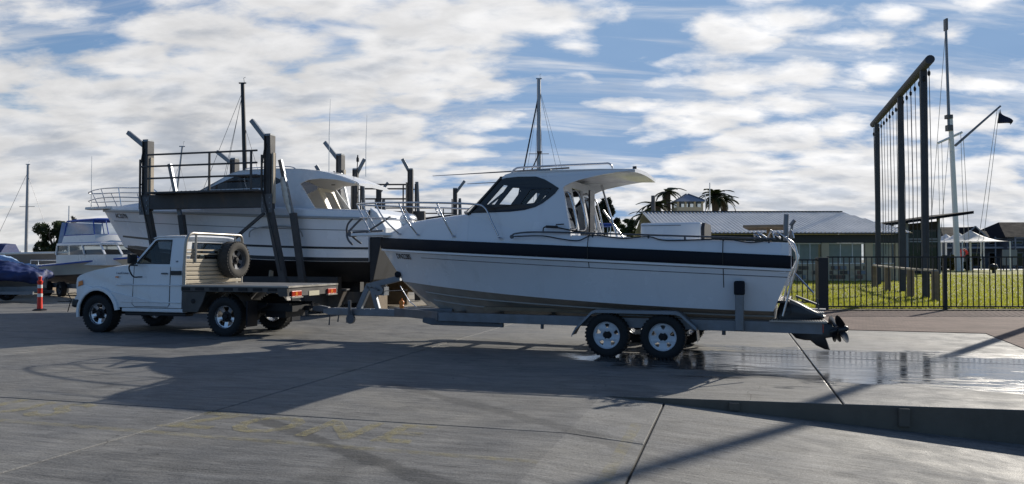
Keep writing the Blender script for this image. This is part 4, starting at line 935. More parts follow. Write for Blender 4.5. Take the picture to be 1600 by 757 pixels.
for (x) in (3.52, 1.55, .28): m = MB(); m.tube([(x, 2.42, 3.30), (x, 2.42, 4.37)], .032, 7); m.build('rail_post', 'steel_dark', lift)
for z in (4.37, 4.05, 3.72): m = MB(); m.tube([(3.75 if z == 4.05 else 3.52, 2.42, z), (.1, 2.42, z)], .026, 7); m.build('rail', 'steel_dark', lift)
m = MB(); m.beam((.18, 1.95, 2.75), (1.25, 1.95, 1.95), .07, .07); m.build('brace', 'steel_dark', lift)
for x in (.0, 3.3): m = MB(); m.box(x-.9, x-.5, -2.1, 2.1, .18, .55); m.build('cross_beam', 'steel_dark', lift, bevel=.01)
for y in (.7, -.7): m = MB(); m.box(-1.4, 3.2, y-.12, y+.12, .55, 1.02); m.build('bunk', 'steel_dark', lift)
for x in (-2.2, .9, 3.9): m = MB(); m.box(x-.2, x+.2, -.3, .3, 0, .86); m.build('keel_block', 'timber', lift, bevel=.01)

big = empty('motor_cruiser', LO, math.pi-LA, 'large white motor cruiser with hardtop and black waterline, raised in the boat lift', 'boat')
def K2(u): return (-2.6+8.5*u, 0., .86+.75*max(0., (u-.62)/.38)**2)
def C2(u): return (-2.6+9.0*u, 1.36*(1-u**3.2), 1.44+.45*u**2)
def S2(u): x = -2.6+9.8*u; return (x, 1.5*(1-u**4.0)*(1-.04*(1-u)), 2.60+.46*u**1.2)
def Y2(x): u = min(1., max(0., (x+2.6)/9.8)); return 1.5*(1-u**4.0)*(1-.04*(1-u))
def z2(x): return 2.60+.46*max(0, min(1, (x+2.6)/9.8))**1.2
top2 = make_hull(big, K2, C2, S2, 'gelcoat', 'antifoul_black', nu=36, flare=.22)
US2 = [1-(1-i/36)**1.6 for i in range(37)]
sweep_band(big, 'rub_rail', 'strake', S2, lambda x: z2(x)-.05, lambda x: z2(x)+.03, US2, .04)
for wv, hw, mt in ((.31, .03, 'decal_black'), (.27, .008, 'reflective'), (.72, .008, 'pinstripe'), (.05, .05, 'decal_black')):
    m = MB()
    for s in (1, -1): m.loft([[(q[0], (q[1]+.006)*s, q[2]-hw), (q[0], (q[1]+.006)*s, q[2]+hw)] for q in [top2(i/40*.97, wv) for i in range(41)]], closed=False)
    m.build('hull_stripe', mt, big)
def textside(parent, body, size, fn, u, w0, w1, s, mt='decal_black', xs=.9, d=.012):
    a = Vector(fn(u-.02, w1)); b = Vector(fn(u+.02, w1)); c = Vector(fn(u, w0)); q = Vector(fn(u, w1))
    f = lambda v: Vector((v.x, v.y*s, v.z)); a, b, c, q = f(a), f(b), f(c), f(q)
    al = (a-b) if s > 0 else (b-a); nn = al.cross(q-c).normalized()
    return text('registration_number', body, size, mt, parent, frame_mtx(q+nn*d, al, q-c), xs=xs)
textside(big, 'AC327N', .22, top2, .90, .60, .86, 1)
# deck and trunk
m = MB(); rings = []
for i in range(25):
    x = lerp(2.6, 7.15, 1-(1-i/24)**1.4); Yx = Y2(x)-.02; zc = lerp(3.55, 3.10, ((x-2.6)/4.55)**.8); ze = z2(x)+.10; r = []
    for yy, zz in ((1, z2(x)), (.985, ze), (.93, ze+.04), (.80, lerp(ze, zc, .35)), (.72, lerp(ze, zc, .85)), (.5, lerp(ze, zc, .97)), (0, zc)): r.append((x, max(.004, Yx*yy) if yy else 0, zz))
    rings.append(r+[(p[0], -p[1], p[2]) for p in reversed(r[:-1])])
m.loft(rings, closed=False); m.build('foredeck', 'gelcoat', big, smooth=45)
m = MB(); rings = []
for i in range(15):
    x = lerp(-2.6, 2.62, i/14); Yx = Y2(x)-.02; h = .22+.06*(x+2.6)/5.2
    r = [(x, Yx, z2(x)), (x, Yx-.02, z2(x)+h*.8), (x, Yx-.08, z2(x)+h), (x, Yx-.30, z2(x)+h+.02), (x, Yx-.32, 2.2)]
    rings.append(r)
for s in (1, -1): m.loft([[(p[0], p[1]*s, p[2]) for p in r] for r in rings], closed=False)
m.build('side_deck', 'gelcoat', big, smooth=45)
HS = [(3.0, 2.85), (2.92, 3.50), (1.85, 3.98), (1.55, 4.03), (.39, 4.055), (-.4, 4.02), (-1.0, 3.93), (-1.6, 3.79), (-2.05, 3.61), (-2.03, 3.57), (-1.5, 3.69), (-1.0, 3.74), (-.6, 3.71), (-.37, 3.61), (-.95, 2.82)]
HW = [(2.72, 3.52), (1.72, 3.88), (1.2, 3.92), (.55, 3.88), (.15, 3.70), (.6, 3.52)]
def hfn(s): return lambda x, z: (lambda t: (x, s*((1.16-.14*(z-2.85)/1.2)*min(1, Y2(x)/1.42)+t), z))
for s in (1, -1):
    m = MB(); m.panel(HS, [HW], hfn(s), -.05); hs = m.build('cabin_side', 'gelcoat', big)
    m = MB(); m.add([hfn(s)(x, z)(-.02) for x, z in HW], [tuple(range(len(HW)))]); m.build('side_window', 'dark_glass', hs)
m = MB(); wb = []; wt = []
for i in range(11):
    t = -1+i/5; c = 1-t*t; wb.append((2.95+.4*c, 1.08*t, 3.46+.06*c)); wt.append((1.8+.3*c, 1.0*t, 3.98+.03*c))
m.loft([wb, wt], closed=False); m.build('windscreen', 'dark_glass', big, smooth=60)
m = MB(); rings = []
for x, z in ((-2.12, 3.58), (-2.05, 3.63), (-1.6, 3.80), (-1.0, 3.945), (-.4, 4.03), (.39, 4.065), (1.2, 4.06), (1.6, 4.035), (1.9, 3.96)):
    w_ = 1.03 if x > -1 else 1.03+.04*(x+1); rings.append([(x, w_*t, z+.06*(1-t*t)) for t in [-1, -.8, -.4, 0, .4, .8, 1]]+[(x, w_*t*.98, z-.05) for t in [1, 0, -1]])
m.loft(rings); rf = m.build('hardtop', 'gelcoat', big, smooth=40)
m = MB(); m.panel([(-1.08, 2.3), (-.05, 2.3), (-.05, 3.6), (-.95, 3.6)], [[(-.85, 2.95), (-.30, 2.95), (-.30, 3.5), (-.80, 3.5)]], lambda y, z: (lambda t: (-.62+.5*(z-3.)+t, y, z)), .05); m.build('bulkhead', 'gelcoat_cream', big)
m = MB(); m.box(-2.55, 2.7, -1.1, 1.1, 2.2, 2.25); m.box(-2.55, -2.45, -1.35, 1.35, 1.9, 2.78); m.build('cockpit', 'gelcoat_cream', big)
m = MB(); m.prism([(-2.55, 2.3), (-2.6, 2.9), (-2.8, 2.75), (-3.05, 2.35), (-3.05, 2.1), (-2.6, 2.1)], 'y', -1.3, 1.3); m.build('swim_platform', 'gelcoat', big, bevel=.03)
m = MB(); m.prism([(-2.61, .88), (-2.61, 2.09), (-2.95, 2.09), (-2.9, 1.75), (-2.72, .95)], 'y', -1.33, 1.33); m.build('transom_dark_block', 'antifoul_black', big, bevel=.03)  # black block added over the sunlit transom so the stern stays dark
m = MB(); m.lathe([(.06, 0), (.06, .02), (.001, .03)], c=(-.5, -.6, 3.72), n=12); m.build('speaker', 'black_plastic', big)
m = MB(); m.tube(smooth_path([(1.5, .8, 4.05), (1.4, .85, 4.12), (.2, .86, 4.13), (-.1, .84, 4.06)], 5), .016, 6); m.build('roof_rail', 'stainless', rf, smooth=60)
def on(x, y, px, py):  # height of a photo pixel over a local spot of the lift frame
    return None
for (x, y, h, nm) in ((-.95, .5, 2.1, 'whip_aerial'), (-1.75, -.2, 1.75, 'whip_aerial')):
    m = MB(); m.tube([(x, y, 3.9), (x, y, 4.0+h*.5), (x-.03, y, 3.95+h)], [.012, .009, .004], 6); m.build(nm, 'gelcoat_old', rf)
m = MB(); m.tube([(-1.5, .1, 3.85), (-1.62, .1, 4.05), (-1.64, .1, 4.35)], .014, 6); m.lathe([(.04, 0), (.04, .10), (.02, .14), (.02, .18), (.001, .2)], c=(-1.64, .1, 4.30), n=10); m.build('mast_light', 'black_plastic', rf)
m = MB(); m.beam((-.72, .6, 3.97), (-.60, .6, 4.16), .06, .10); m.build('air_horn', 'galvanised', rf)
m = MB(); tr2 = [(7.55, .25, 3.62), (7.0, .55, 3.66), (6.2, .9, 3.66), (5.2, 1.15, 3.62), (4.3, 1.25, 3.55), (4.0, 1.28, 3.2)]
for s in (1, -1):
    for dz in (0, -.28): m.tube(smooth_path([(x, s*y, z+(dz if z > 3.3 else 0)) for x, y, z in tr2], 4), .017, 6)
    for (x, y, x2) in ((7.3, .4, 7.0), (6.6, .75, 6.4), (5.7, 1.05, 5.6), (4.8, 1.2, 4.75)): m.tube([(x, s*y, 3.64), (x2, s*y, 3.1)], .014, 6)
m.tube(smooth_path([(7.55, .25, 3.62), (7.75, 0, 3.6), (7.55, -.25, 3.62)], 4), .017, 6); m.tube(smooth_path([(7.55, .25, 3.34), (7.72, 0, 3.33), (7.55, -.25, 3.34)], 4), .014, 6); m.build('bow_rail', 'stainless', big, smooth=60)
m = MB(); m.prism([(6.6, -.3), (7.2, -.28), (7.8, -.14), (7.85, 0), (7.8, .14), (7.2, .28), (6.6, .3)], 'z', 3.08, 3.16); m.build('bow_sprit', 'gelcoat_old', big, bevel=.02)
m = MB(); m.tube([(7.4, .3, 3.1), (7.4, .3, 4.75)], [.014, .006], 6); m.build('whip_aerial', 'gelcoat_old', big)
for i in range(5): m = MB(); x = -.4+i*.02; m.tube([(.55-i*.08, 1.50, 2.45+.12*math.sin(i)), (.4-i*.08, 1.51, 2.30+.1*math.sin(i))], .01, 5)
m = MB(); m.tube(smooth_path([(.95, 1.475, 2.12), (.9, 1.48, 2.30), (.5, 1.49, 2.40), (-.2, 1.49, 2.40), (-.6, 1.485, 2.30), (-.7, 1.475, 2.12)], 5), .02, 6); m.build('vent_trim', 'strake', big)

# other lifts further back
def small_lift(px0, px1, D, a0, a1, label, rails):
    A = at(px0, 406, D); L = (at(px1, 406, D)-A).length
    o = empty('boat_lift', (A.x, D, 0), 0, label, 'boat lift', 'boat lifts')
    for x, ar in ((0, a0), (L, a1)):
        lift_post(o, x, 0, -.25, ar)
        m = MB(); m.beam((x+.2, .3, 4.4), (x+.42, .3, 0), .10, .12); m.build('leg', 'galvanised', o)
    m = MB(); m.box(-.3, L+.5, .15, .55, 2.95, 3.30); b = m.build('walkway_beam', 'steel_dark', o)
    for z in rails: m = MB(); m.tube([(.1, .5, z), (L, .5, z)], .03, 6); m.build('rail', 'steel_dark', o)
    for i in range(1, 3): m = MB(); m.tube([(L*i/2.4, .5, 3.3), (L*i/2.4, .5, rails[0])], .03, 6); m.build('rail_post', 'steel_dark', o)
    return o
small_lift(555, 641, 28.3, (.33, .42), (-.30, .42), 'boat lift seen between the big cruiser stern and the bow rail of the trailered boat', (4.32, 4.16, 3.78))
small_lift(591, 711, 36, (.45, .32), (.45, .40), 'farthest boat lift, its end post beside the trailered boat windscreen', (3.95, 3.7))
m = MB(); q = at(590, 334, 28.8); m.box(q.x-1.6, q.x+2.6, 30, 30.4, 2.75, 3.15); m.box(q.x+.5, q.x+.9, 30.05, 30.35, 0, 2.75); m.box(q.x+2.0, q.x+2.3, 30.05, 30.35, 0, 2.75)
tag(m.build('steel_gantry', 'steel_dark'), 'heavy steel cross beam on legs behind the big cruiser stern', 'gantry')

# ================================================================== SMALL BOATS AT THE LEFT
def flybridge():
    st = at(80, 420, 34.5); bw = at(243, 400, 28.5); d = (bw-st); d.z = 0; ang = math.atan2(d.y, d.x); L = d.length
    o = empty('flybridge_boat', (st.x, st.y, 0), ang, 'small cream flybridge boat with a blue canvas top and clear curtains', 'boat'); o.scale = (1, 1, .95)
    zs = lambda u: 1.22+.50*u**1.3
    K = lambda u: (L*.93*u, 0, .52+.5*max(0, (u-.6)/.4)**2); C = lambda u: (L*.96*u, 1.12*(1-u**3), .82+.35*u**1.5); Sx = lambda u: (L*u, 1.25*(1-u**3.6), zs(u))
    tp = make_hull(o, K, C, Sx, 'gelcoat_cream', 'antifoul_blue', nu=24, flare=.15)
    Yx = lambda x: 1.25*(1-min(1, x/L)**3.6)
    m = MB(); rings = []
    for i in range(17):
        x = L*(1-(1-i/16)**1.4)*.995; y = Yx(x)-.02; zc = zs(x/L)+.16; rings.append([(x, y, zs(x/L)), (x, y*.96, zs(x/L)+.05), (x, y*.5, zc-.03), (x, 0, zc), (x, -y*.5, zc-.03), (x, -y*.96, zs(x/L)+.05), (x, -y, zs(x/L))])
    m.loft(rings, closed=False); m.build('deck', 'gelcoat_old', o, smooth=45)
    m = MB()
    for s in (1, -1): m.loft([[(Sx(u)[0], s*(Sx(u)[1]+.01), zs(u)-.03), (Sx(u)[0], s*(Sx(u)[1]+.01), zs(u)+.03)] for u in [i/20 for i in range(21)]], closed=False)
    m.build('rub_rail', 'canvas_blue', o)
    # cabin with glazed band
    x0, x1 = L*.34, L*.80
    def ring(z, k, f): return [(x0, -1.02*k, z), (x1-f, -.92*k, z), (x1-f+.25, -.4*k, z), (x1-f+.25, .4*k, z), (x1-f, .92*k, z), (x0, 1.02*k, z)]
    m = MB(); m.loft([ring(1.35, 1, 0), ring(1.78, 1, .12)]); m.build('cabin_base', 'gelcoat_old', o)
    m = MB(); m.loft([ring(1.78, .985, .14), ring(2.18, .95, .62)], caps=False); m.build('cabin_glass', 'house_glass', o)
    m = MB(); m.loft([ring(2.17, 1.0, .5), ring(2.26, 1.0, .5), ring(2.28, .97, .6)]); m.build('cabin_roof', 'gelcoat', o, bevel=.02)
    a, b = ring(1.78, 1, .12), ring(2.18, .965, .60)
    for p, q in list(zip(a, b))+[(Vector(a[4]).lerp(Vector(a[5]), .4), Vector(b[4]).lerp(Vector(b[5]), .4)), (Vector(a[0]).lerp(Vector(a[1]), .6), Vector(b[0]).lerp(Vector(b[1]), .6))]:
        m = MB(); m.beam(p, q, .06, .06); m.build('cabin_pillar', 'gelcoat', o)
    m = MB(); m.box(x0+.3, x1-1.0, -.6, .6, 1.35, 2.0); m.build('cabin_interior', 'interior', o)
    # flybridge
    fr = lambda z, k, f: [(x0+.2, -.85*k, z), (x1-1.1-f, -.80*k, z), (x1-.85-f, -.35*k, z), (x1-.85-f, .35*k, z), (x1-1.1-f, .80*k, z), (x0+.2, .85*k, z)]
    m = MB(); m.loft([fr(2.28, 1.05, 0), fr(2.62, .95, .35)], caps=False); m.loft([fr(2.62, .95, .35), fr(2.60, .9, .4), fr(2.3, .95, .1)], caps=False); fb = m.build('flybridge', 'gelcoat_old', o, smooth=30)
    m = MB(); m.loft([fr(2.26, 1.06, -.02), fr(2.30, 1.06, -.02)]); m.build('trim', 'canvas_blue', fb)
    m = MB(); m.loft([fr(2.64, .93, .38), fr(3.22, .80, .75)], caps=False); m.build('clear_curtain', 'vinyl', fb)
    m = MB(); r0 = fr(3.22, .84, .68); m.loft([r0, [(p[0], p[1], p[2]+.05) for p in r0], [(lerp((x0+x1)/2, p[0], .8), p[1]*.7, 3.32) for p in r0]]); m.build('canopy', 'canvas_blue', fb, smooth=50)
    a, b = fr(2.62, .94, .37), fr(3.25, .82, .73)
    for p, q in zip(a, b): m = MB(); m.tube([p, q], .022, 6); m.build('canopy_pole', 'canvas_blue', fb)
    m = MB(); m.tube([*a, a[0]], .02, 6); m.build('canopy_hem', 'canvas_blue', fb)
    m = MB(); m.loft([[(x0-.05, -.8, 3.2), (x0-.05, .8, 3.2)], [(x0-.35, -.85, 2.2), (x0-.35, .85, 2.2)]], closed=False); m.build('back_curtain', 'tarp_pale', fb)
    textside(o, 'TM 025', .22, tp, .72, .5, .86, -1)
    for x in (L*.08, L*.17):
        m = MB(); m.tube([(x, 1.1, 1.3), (x, 1.1, 1.55), (x, -1.1, 1.55), (x, -1.1, 1.3)], .025, 6); m.build('stern_rail', 'stainless', o)
    # its trailer
    t = empty('boat_trailer', (st.x, st.y, 0), ang, 'low galvanised trailer under the cream flybridge boat', 'trailer', 'boat trailers')
    for s in (1, -1):
        m = MB(); m.box(-.3, L*.85, s*.85-.05, s*.85+.05, .34, .52); m.build('chassis_beam', 'galvanised', t)
        for x in (L*.25, L*.40): wheel(t, (x, s*1.02, .30), s, .30, .2, .19, 'steel', 'galvanised')
    for x in (0, L*.3, L*.6): m = MB(); m.box(x, x+.08, -.8, .8, .36, .48); m.build('cross_member', 'galvanised', t)
    m = MB(); m.box(L*.8, L+1.0, -.05, .05, .38, .5); m.build('drawbar', 'galvanised', t)
flybridge()
def lump(name, material, rings, label, cat, seed=0, amp=.05, parent=None):
    r_ = random.Random(seed); m = MB()
    for i, r in enumerate(rings): rings[i] = [(x+r_.uniform(-amp, amp), y+r_.uniform(-amp, amp), z+r_.uniform(-amp, amp)) for x, y, z in r]
    m.loft(rings); o = m.build(name, material, parent, smooth=70); sb = o.modifiers.new('sub', 'SUBSURF'); sb.levels = 3; sb.render_levels = 3; tx = bpy.data.textures.new('folds', 'CLOUDS'); tx.noise_scale = .45; tx.noise_depth = 3; dm = o.modifiers.new('folds', 'DISPLACE'); dm.texture = tx; dm.strength = .32; dm.mid_level = .55
    if label: tag(o, label, cat)
    return o
def covered(D, px0, px1, label, material, h, w_, z0, seed, cat='covered boat', yaw=0., name='covered_boat'):
    a = at(px0, 410, D); b = at(px1, 410, D); L = (b-a).length; o = empty(name, (a.x, D, 0), yaw, label, cat)
    rings = []
    for i in range(9):
        t = i/8; k = math.sin(math.pi*(.12+.80*t))**.6; zt = z0+h*(.35+.65*math.sin(math.pi*min(1, t*1.05+.08))) ; x = L*t
        rings.append([(x, -w_*k, z0*.75), (x, -w_*k*1.05, z0+.1), (x, -w_*k*.75, lerp(z0, zt, .55)), (x, -w_*k*.2, zt), (x, w_*k*.2, zt), (x, w_*k*.75, lerp(z0, zt, .55)), (x, w_*k*1.05, z0+.1), (x, w_*k, z0*.75)])
    lump('tarpaulin', material, rings, None, None, seed, .10, o)
    m = MB(); m.loft([[(L*t, -w_*.8*k, z0*.95), (L*t, 0, z0*.5), (L*t, w_*.8*k, z0*.95)] for t, k in ((0.02, .9), (.4, 1.), (.75, .8), (.98, .1))], closed=False); m.build('hull', 'hull_grey', o)
    for s in (1, -1):
        m = MB(); m.box(-.2, L*.95, s*.6-.04, s*.6+.04, .28, .38); m.build('trailer_beam', 'galvanised', o); wheel(o, (L*.35, s*.85, .27), s, .27, .17, .17, 'steel', 'galvanised')
    m = MB(); m.box(L*.3, L*.3+.1, -.7, .7, .24, .34); m.box(L*.2, L*.9, -.1, .1, .34, z0*.6); m.build('trailer_axle', 'galvanised', o)
    return o
covered(27.5, -60, 76, 'boat on trailer wrapped in dark blue tarpaulin beside the red post', 'tarp_blue', .62, .95, .95, 4)
c2 = covered(30.5, -30, 52, 'boat under pale blue sheeting behind the dark blue tarpaulin', 'tarp_pale', .55, .8, 1.15, 9)
def grey_hull():
    a = at(-60, 400, 36); b = at(118, 400, 36); L = (b-a).length; o = empty('launch_hull', (a.x, 36, 0), 0, 'long grey launch hull with a pale rubbing strake, under the trees', 'boat')
    K = lambda u: (L*.95*u, 0, .9+.4*max(0, (u-.6)/.4)**2); C = lambda u: (L*.97*u, 1.0*(1-u**3), 1.15+.2*u); Sx = lambda u: (L*u, 1.2*(1-u**4), 1.70+.12*u)
    make_hull(o, K, C, Sx, 'hull_grey', 'antifoul_black', nu=18)
    sweep_band(o, 'rubbing_strake', 'reflective', Sx, lambda x: 1.66+.12*x/L, lambda x: 1.76+.12*x/L, [i/20 for i in range(21)], .04)
    m = MB(); m.panel([(0, -1.1), (L*.6, -1.05), (L*.9, -.5), (L*.97, 0), (L*.9, .5), (L*.6, 1.05), (0, 1.1)], [], lambda x, y: (lambda t: (x, y, 1.68+.12*x/L+t)), .04); m.build('deck', 'hull_grey', o)
    for x in (L*.25, L*.7): m = MB(); m.box(x-.3, x+.3, -.9, .9, 0, .95); m.build('cradle_block', 'timber', o)
    m = MB(); rr = [[(x, -.8, 1.72), (x, -.35, 2.05+.2*math.sin(x)), (x, .35, 2.08+.2*math.sin(x)), (x, .8, 1.72)] for x in (.3, 1.0, 1.8, 2.3)]; m.loft(rr); m.build('deck_tarpaulin', 'tarp_blue', o, smooth=60)
grey_hull()
def outboard():
    p = ground(22, 462); o = empty('covered_outboard', (p.x, p.y, 0), R(20), 'outboard motor under a dirty white cover on a stubby trailer', 'outboard motor')
    rings = []
    for i, (z, k) in enumerate(((.48, .5), (.55, .9), (.75, 1.05), (.95, 1.0), (1.08, .75), (1.13, .3))): rings.append([(.42*k*math.cos(a)+.05*(z-.5), .30*k*math.sin(a), z) for a in [j*math.pi/5 for j in range(10)]])
    lump('cover', 'tarp_white', rings, None, None, 5, .025, o)
    m = MB(); m.beam((0, 0, .55), (.05, 0, .20), .14, .2); m.box(-.1, .25, -.12, .12, .40, .52); m.build('bracket', 'galvanised', o, bevel=.01)
    m = MB(); m.box(-.5, .65, -.35, .35, .10, .30); m.build('float_box', 'galvanised', o, bevel=.03)
    for s in (1, -1): m = MB(); m.lathe([(.03, -.04), (.10, -.035), (.10, .035), (.03, .04)], c=(.05, s*.40, .10), axis='y', n=16); m.build('castor', 'tyre', o, smooth=40)
    m = MB(); m.box(-2.2, -.3, -.3, .3, .26, .36); m.build('trailer_beam', 'galvanised', o)
    wheel(o, (-1.0, -.5, .32), -1, .32, .2, .2, 'steel', 'galvanised'); wheel(o, (-1.0, .5, .32), 1, .32, .2, .2, 'steel', 'galvanised')
outboard()
# red safety post
p = ground(62, 485.5); o = empty('safety_post', (p.x, p.y, 0), 0, 'red plastic safety post with reflective bands on a black rubber base', 'bollard')
m = MB(); m.lathe([(.19, 0), (.19, .025), (.13, .05), (.07, .06)], n=8); m.build('base', 'navy_rubber', o)
m = MB(); m.lathe([(.075, .05), (.068, .35), (.062, .80), (.075, .82), (.075, .87), (.045, .89), (.045, .97), (.06, .98), (.05, 1.0)], n=14); b = m.build('post', 'red_plastic', o, smooth=40)
for z in (.40, .66): m = MB(); m.lathe([(.0715-.006*z, z), (.0705-.006*z, z+.10)], n=14, caps=False); m.build('reflective_band', 'reflective', b, smooth=60)
# clutter under and behind the lift
p = ground(612, 470); o = empty('workshop_trestle', (p.x, p.y, 0), R(20), 'black folding trestle standing behind the trailer winch', 'trestle')
for s in (1, -1):
    for k in (1, -1): m = MB(); m.tube([(s*.35, k*.05, .62), (s*.4, k*.28, 0)], .022, 6); m.build('leg', 'dark_metal', o)
m = MB(); m.box(-.45, .45, -.05, .05, .60, .66); m.build('top_bar', 'dark_metal', o)
def brown_hull():
    a = at(505, 430, 25.5); o = empty('keelboat_hull', (a.x+2.6, 25.6, 0), R(172), 'brown-bottomed hull propped up behind the trailer winch', 'boat')
    K = lambda u: (4.8*u-2.0, 0, .42+.5*max(0, (u-.5)/.5)**2); C = lambda u: (5.0*u-2.0, 1.0*(1-u**2.5), .9+.2*u); Sx = lambda u: (5.3*u-2.0, 1.1*(1-u**3.5), 1.55+.2*u)
    make_hull(o, K, C, Sx, 'antifoul_black', 'antifoul_brown', nu=18)
    m = MB(); m.panel([(-2, -1.05), (1.5, -1.0), (2.6, -.5), (3.2, 0), (2.6, .5), (1.5, 1.0), (-2, 1.05)], [], lambda x, y: (lambda t: (x, y, 1.58+t)), .03); m.build('deck', 'hull_grey', o)
    for x in (-1.2, .8): m = MB(); m.box(x-.1, x+.1, -.7, .7, 0, .6); m.build('cradle', 'timber', o)
    m = MB(); m.box(-.2, .6, -.1, .1, 0, .45); m.build('keel', 'antifoul_brown', o)
brown_hull()
# stores under the lift
def drum(px, y, label, material, h=.88, r=.29):
    q = ground(px, y); m = MB(); m.lathe([(r*.97, 0), (r, .02), (r, h*.33), (r*1.03, h*.35), (r, h*.37), (r, h*.65), (r*1.03, h*.67), (r, h*.69), (r, h-.02), (r*.96, h), (.001, h-.02)], n=20); o = m.build('steel_drum', material, None, smooth=40, loc=(q.x, q.y, 0)); tag(o, label, 'drum')
    k = MB(); k.lathe([(.04, h-.02), (.04, h+.01), (.001, h+.015)], c=(.15, 0, 0), n=8); k.build('bung', 'dark_metal', o)
drum(470, 487, 'white drum standing under the big cruiser', 'gelcoat_old', .7, .27)
drum(540, 478, 'dark drum standing beside the steel tub', 'steel_dark')
for (px, y, h_, lab) in ((419, 488, 1.35, 'timber prop under the big cruiser beside the pickup tray'), (548, 476, 1.2, 'timber prop leaning under the big cruiser stern')):
    q = ground(px, y); m = MB(); m.beam((0, 0, 0), (.08, .05, h_), .11, .11); o = m.build('timber_prop', 'timber_pale', None, bevel=.01, loc=(q.x, q.y, 0)); tag(o, lab, 'prop')
    k = MB(); k.box(-.16, .16, -.16, .16, -.0, .06); k.build('foot_block', 'timber', o)
for (px, y, s_, lab, mt) in ((575, 474, .5, 'black tool chest on the ground by the trailer winch', 'black_plastic'), (596, 470, .34, 'white crate on the ground behind the trailer winch', 'gelcoat_old'), (520, 479, .4, 'grey crate between the steel tub and the dark drum', 'hull_grey')):
    q = ground(px, y); m = MB(); m.box(-s_*.6, s_*.6, -s_*.4, s_*.4, 0, s_*.8); o = m.build('crate', mt, None, bevel=.02, loc=(q.x, q.y, 0), rot=(0, 0, R(20))); tag(o, lab, 'crate')
    k = MB(); k.box(-s_*.63, s_*.63, -s_*.43, s_*.43, s_*.8, s_*.87); k.build('lid', mt, o, bevel=.01)
    for sx in (-1, 1): k = MB(); k.box(sx*s_*.6-.015, sx*s_*.6+.015, -.07, .07, s_*.5, s_*.56); k.build('handle', 'dark_metal', o)
# hoses and plates on the big lift
for x in (0., 3.86):
    m = MB(); m.box(x-.16, x+.16, 2.11, 2.13, 2.75, 3.25); pl = m.build('gusset_plate', 'galv_dark', lift)
    for dx in (-.1, .1):
        for z in (2.85, 3.0, 3.15): k = MB(); k.lathe([(.022, 0), (.022, .02), (.001, .022)], c=(x+dx, 2.13, z), axis='y', n=6); k.build('bolt', 'galvanised', pl)
    m = MB(); m.tube(smooth_path([(x+.05, 2.12, 4.6), (x+.13, 2.16, 3.9), (x+.08, 2.16, 3.2), (x-.2, 2.14, 2.2), (x-.45, 2.14, 1.2)], 5), .018, 6); m.build('hydraulic_hose', 'hose_black', lift, smooth=60)
p = at(498, 440, 23.4); m = MB(); m.prism([(-.45, .05), (.4, .05), (.62, .62), (-.62, .62)], 'y', -.4, .4); o = m.build('steel_skip', 'steel_dark', None, bevel=.02, loc=(p.x+.5, 22.2, 0)); tag(o, 'dark open steel tub standing behind the pickup tray end', 'tub')
k = MB(); k.box(-.66, .66, -.44, .44, .62, .66); k.build('rim', 'galv_dark', o)

# ================================================================== MASTS
def mast(px, ytop, D, r, material, label, tilt=0., stays=(), spread=None, top=True):
    t = at(px, ytop, D); o = empty('yacht_mast', (t.x-tilt*(t.z), D, 0), 0, label, 'mast', 'yacht masts'); H_ = t.z
    m = MB(); m.tube([(0, 0, 0), (tilt*H_*.5, 0, H_*.5), (tilt*H_, 0, H_)], [r, r, r*.8], 8); m.build('spar', material, o, smooth=60)
    for (dx, dy, zt, rr, mt) in stays: m = MB(); m.tube([(tilt*zt, 0, zt), (dx, dy, .6)], rr, 4); m.build('stay', mt, o)
    if spread: m = MB(); m.tube([(tilt*spread-.55, 0, spread), (tilt*spread+.55, 0, spread)], .02, 5); m.build('spreader', material, o)
    if top: m = MB(); m.box(tilt*H_-.16, tilt*H_+.16, -.03, .03, H_-.03, H_+.02); m.tube([(tilt*H_+.08, 0, H_), (tilt*H_+.05, 0, H_+.22), (tilt*H_+.13, 0, H_+.26)], .012, 4); m.build('masthead', material, o)
    return o
mast(44, 257, 55, .11, 'mast_alu', 'grey yacht mast standing beyond the tarpaulin-covered boats', .01, ((-3.2, 0, 7.8, .012, 'wire'), (2.6, 0, 7.6, .012, 'wire')), 5.3)
mast(379, 130, 34, .11, 'mast_black', 'black yacht mast rising behind the big cruiser hardtop', -.035, ((-3.6, 0, 9.0, .010, 'wire'), (-1.9, 0, 9.0, .010, 'wire'), (-2.3, .5, 8.9, .010, 'wire'), (1.9, 0, 7.6, .012, 'wire')))
mast(285, 229, 40, .06, 'mast_alu', 'thin grey yacht mast behind the lift walkway rail', .11, ((-1.5, 0, 6.6, .008, 'wire'), (2.2, 0, 6.4, .008, 'wire')))
mast(842, 123, 42, .13, 'mast_alu', 'tall grey yacht mast with dark furled sail behind the trailered boat roof', 0., ((-2.0, 0, 10.6, .055, 'mast_black'), (-1.6, 0, 10.4, .010, 'wire'), (2.2, 0, 11.0, .012, 'wire'), (2.9, 0, 11.0, .010, 'wire'), (.5, 0, 11., .010, 'wire'), (-.5, 0, 11., .010, 'wire')), 7.3)
for (px, y0, D, lab) in ((108, 322, 34, 'slim white aerial pole beside the dark conifer'),):
    t = at(px, y0, D); m = MB(); m.tube([(0, 0, 0), (0, 0, t.z)], [.05, .025], 8); o = m.build('aerial_pole', 'gelcoat_old', None, loc=(t.x, D, 0)); tag(o, lab, 'pole')
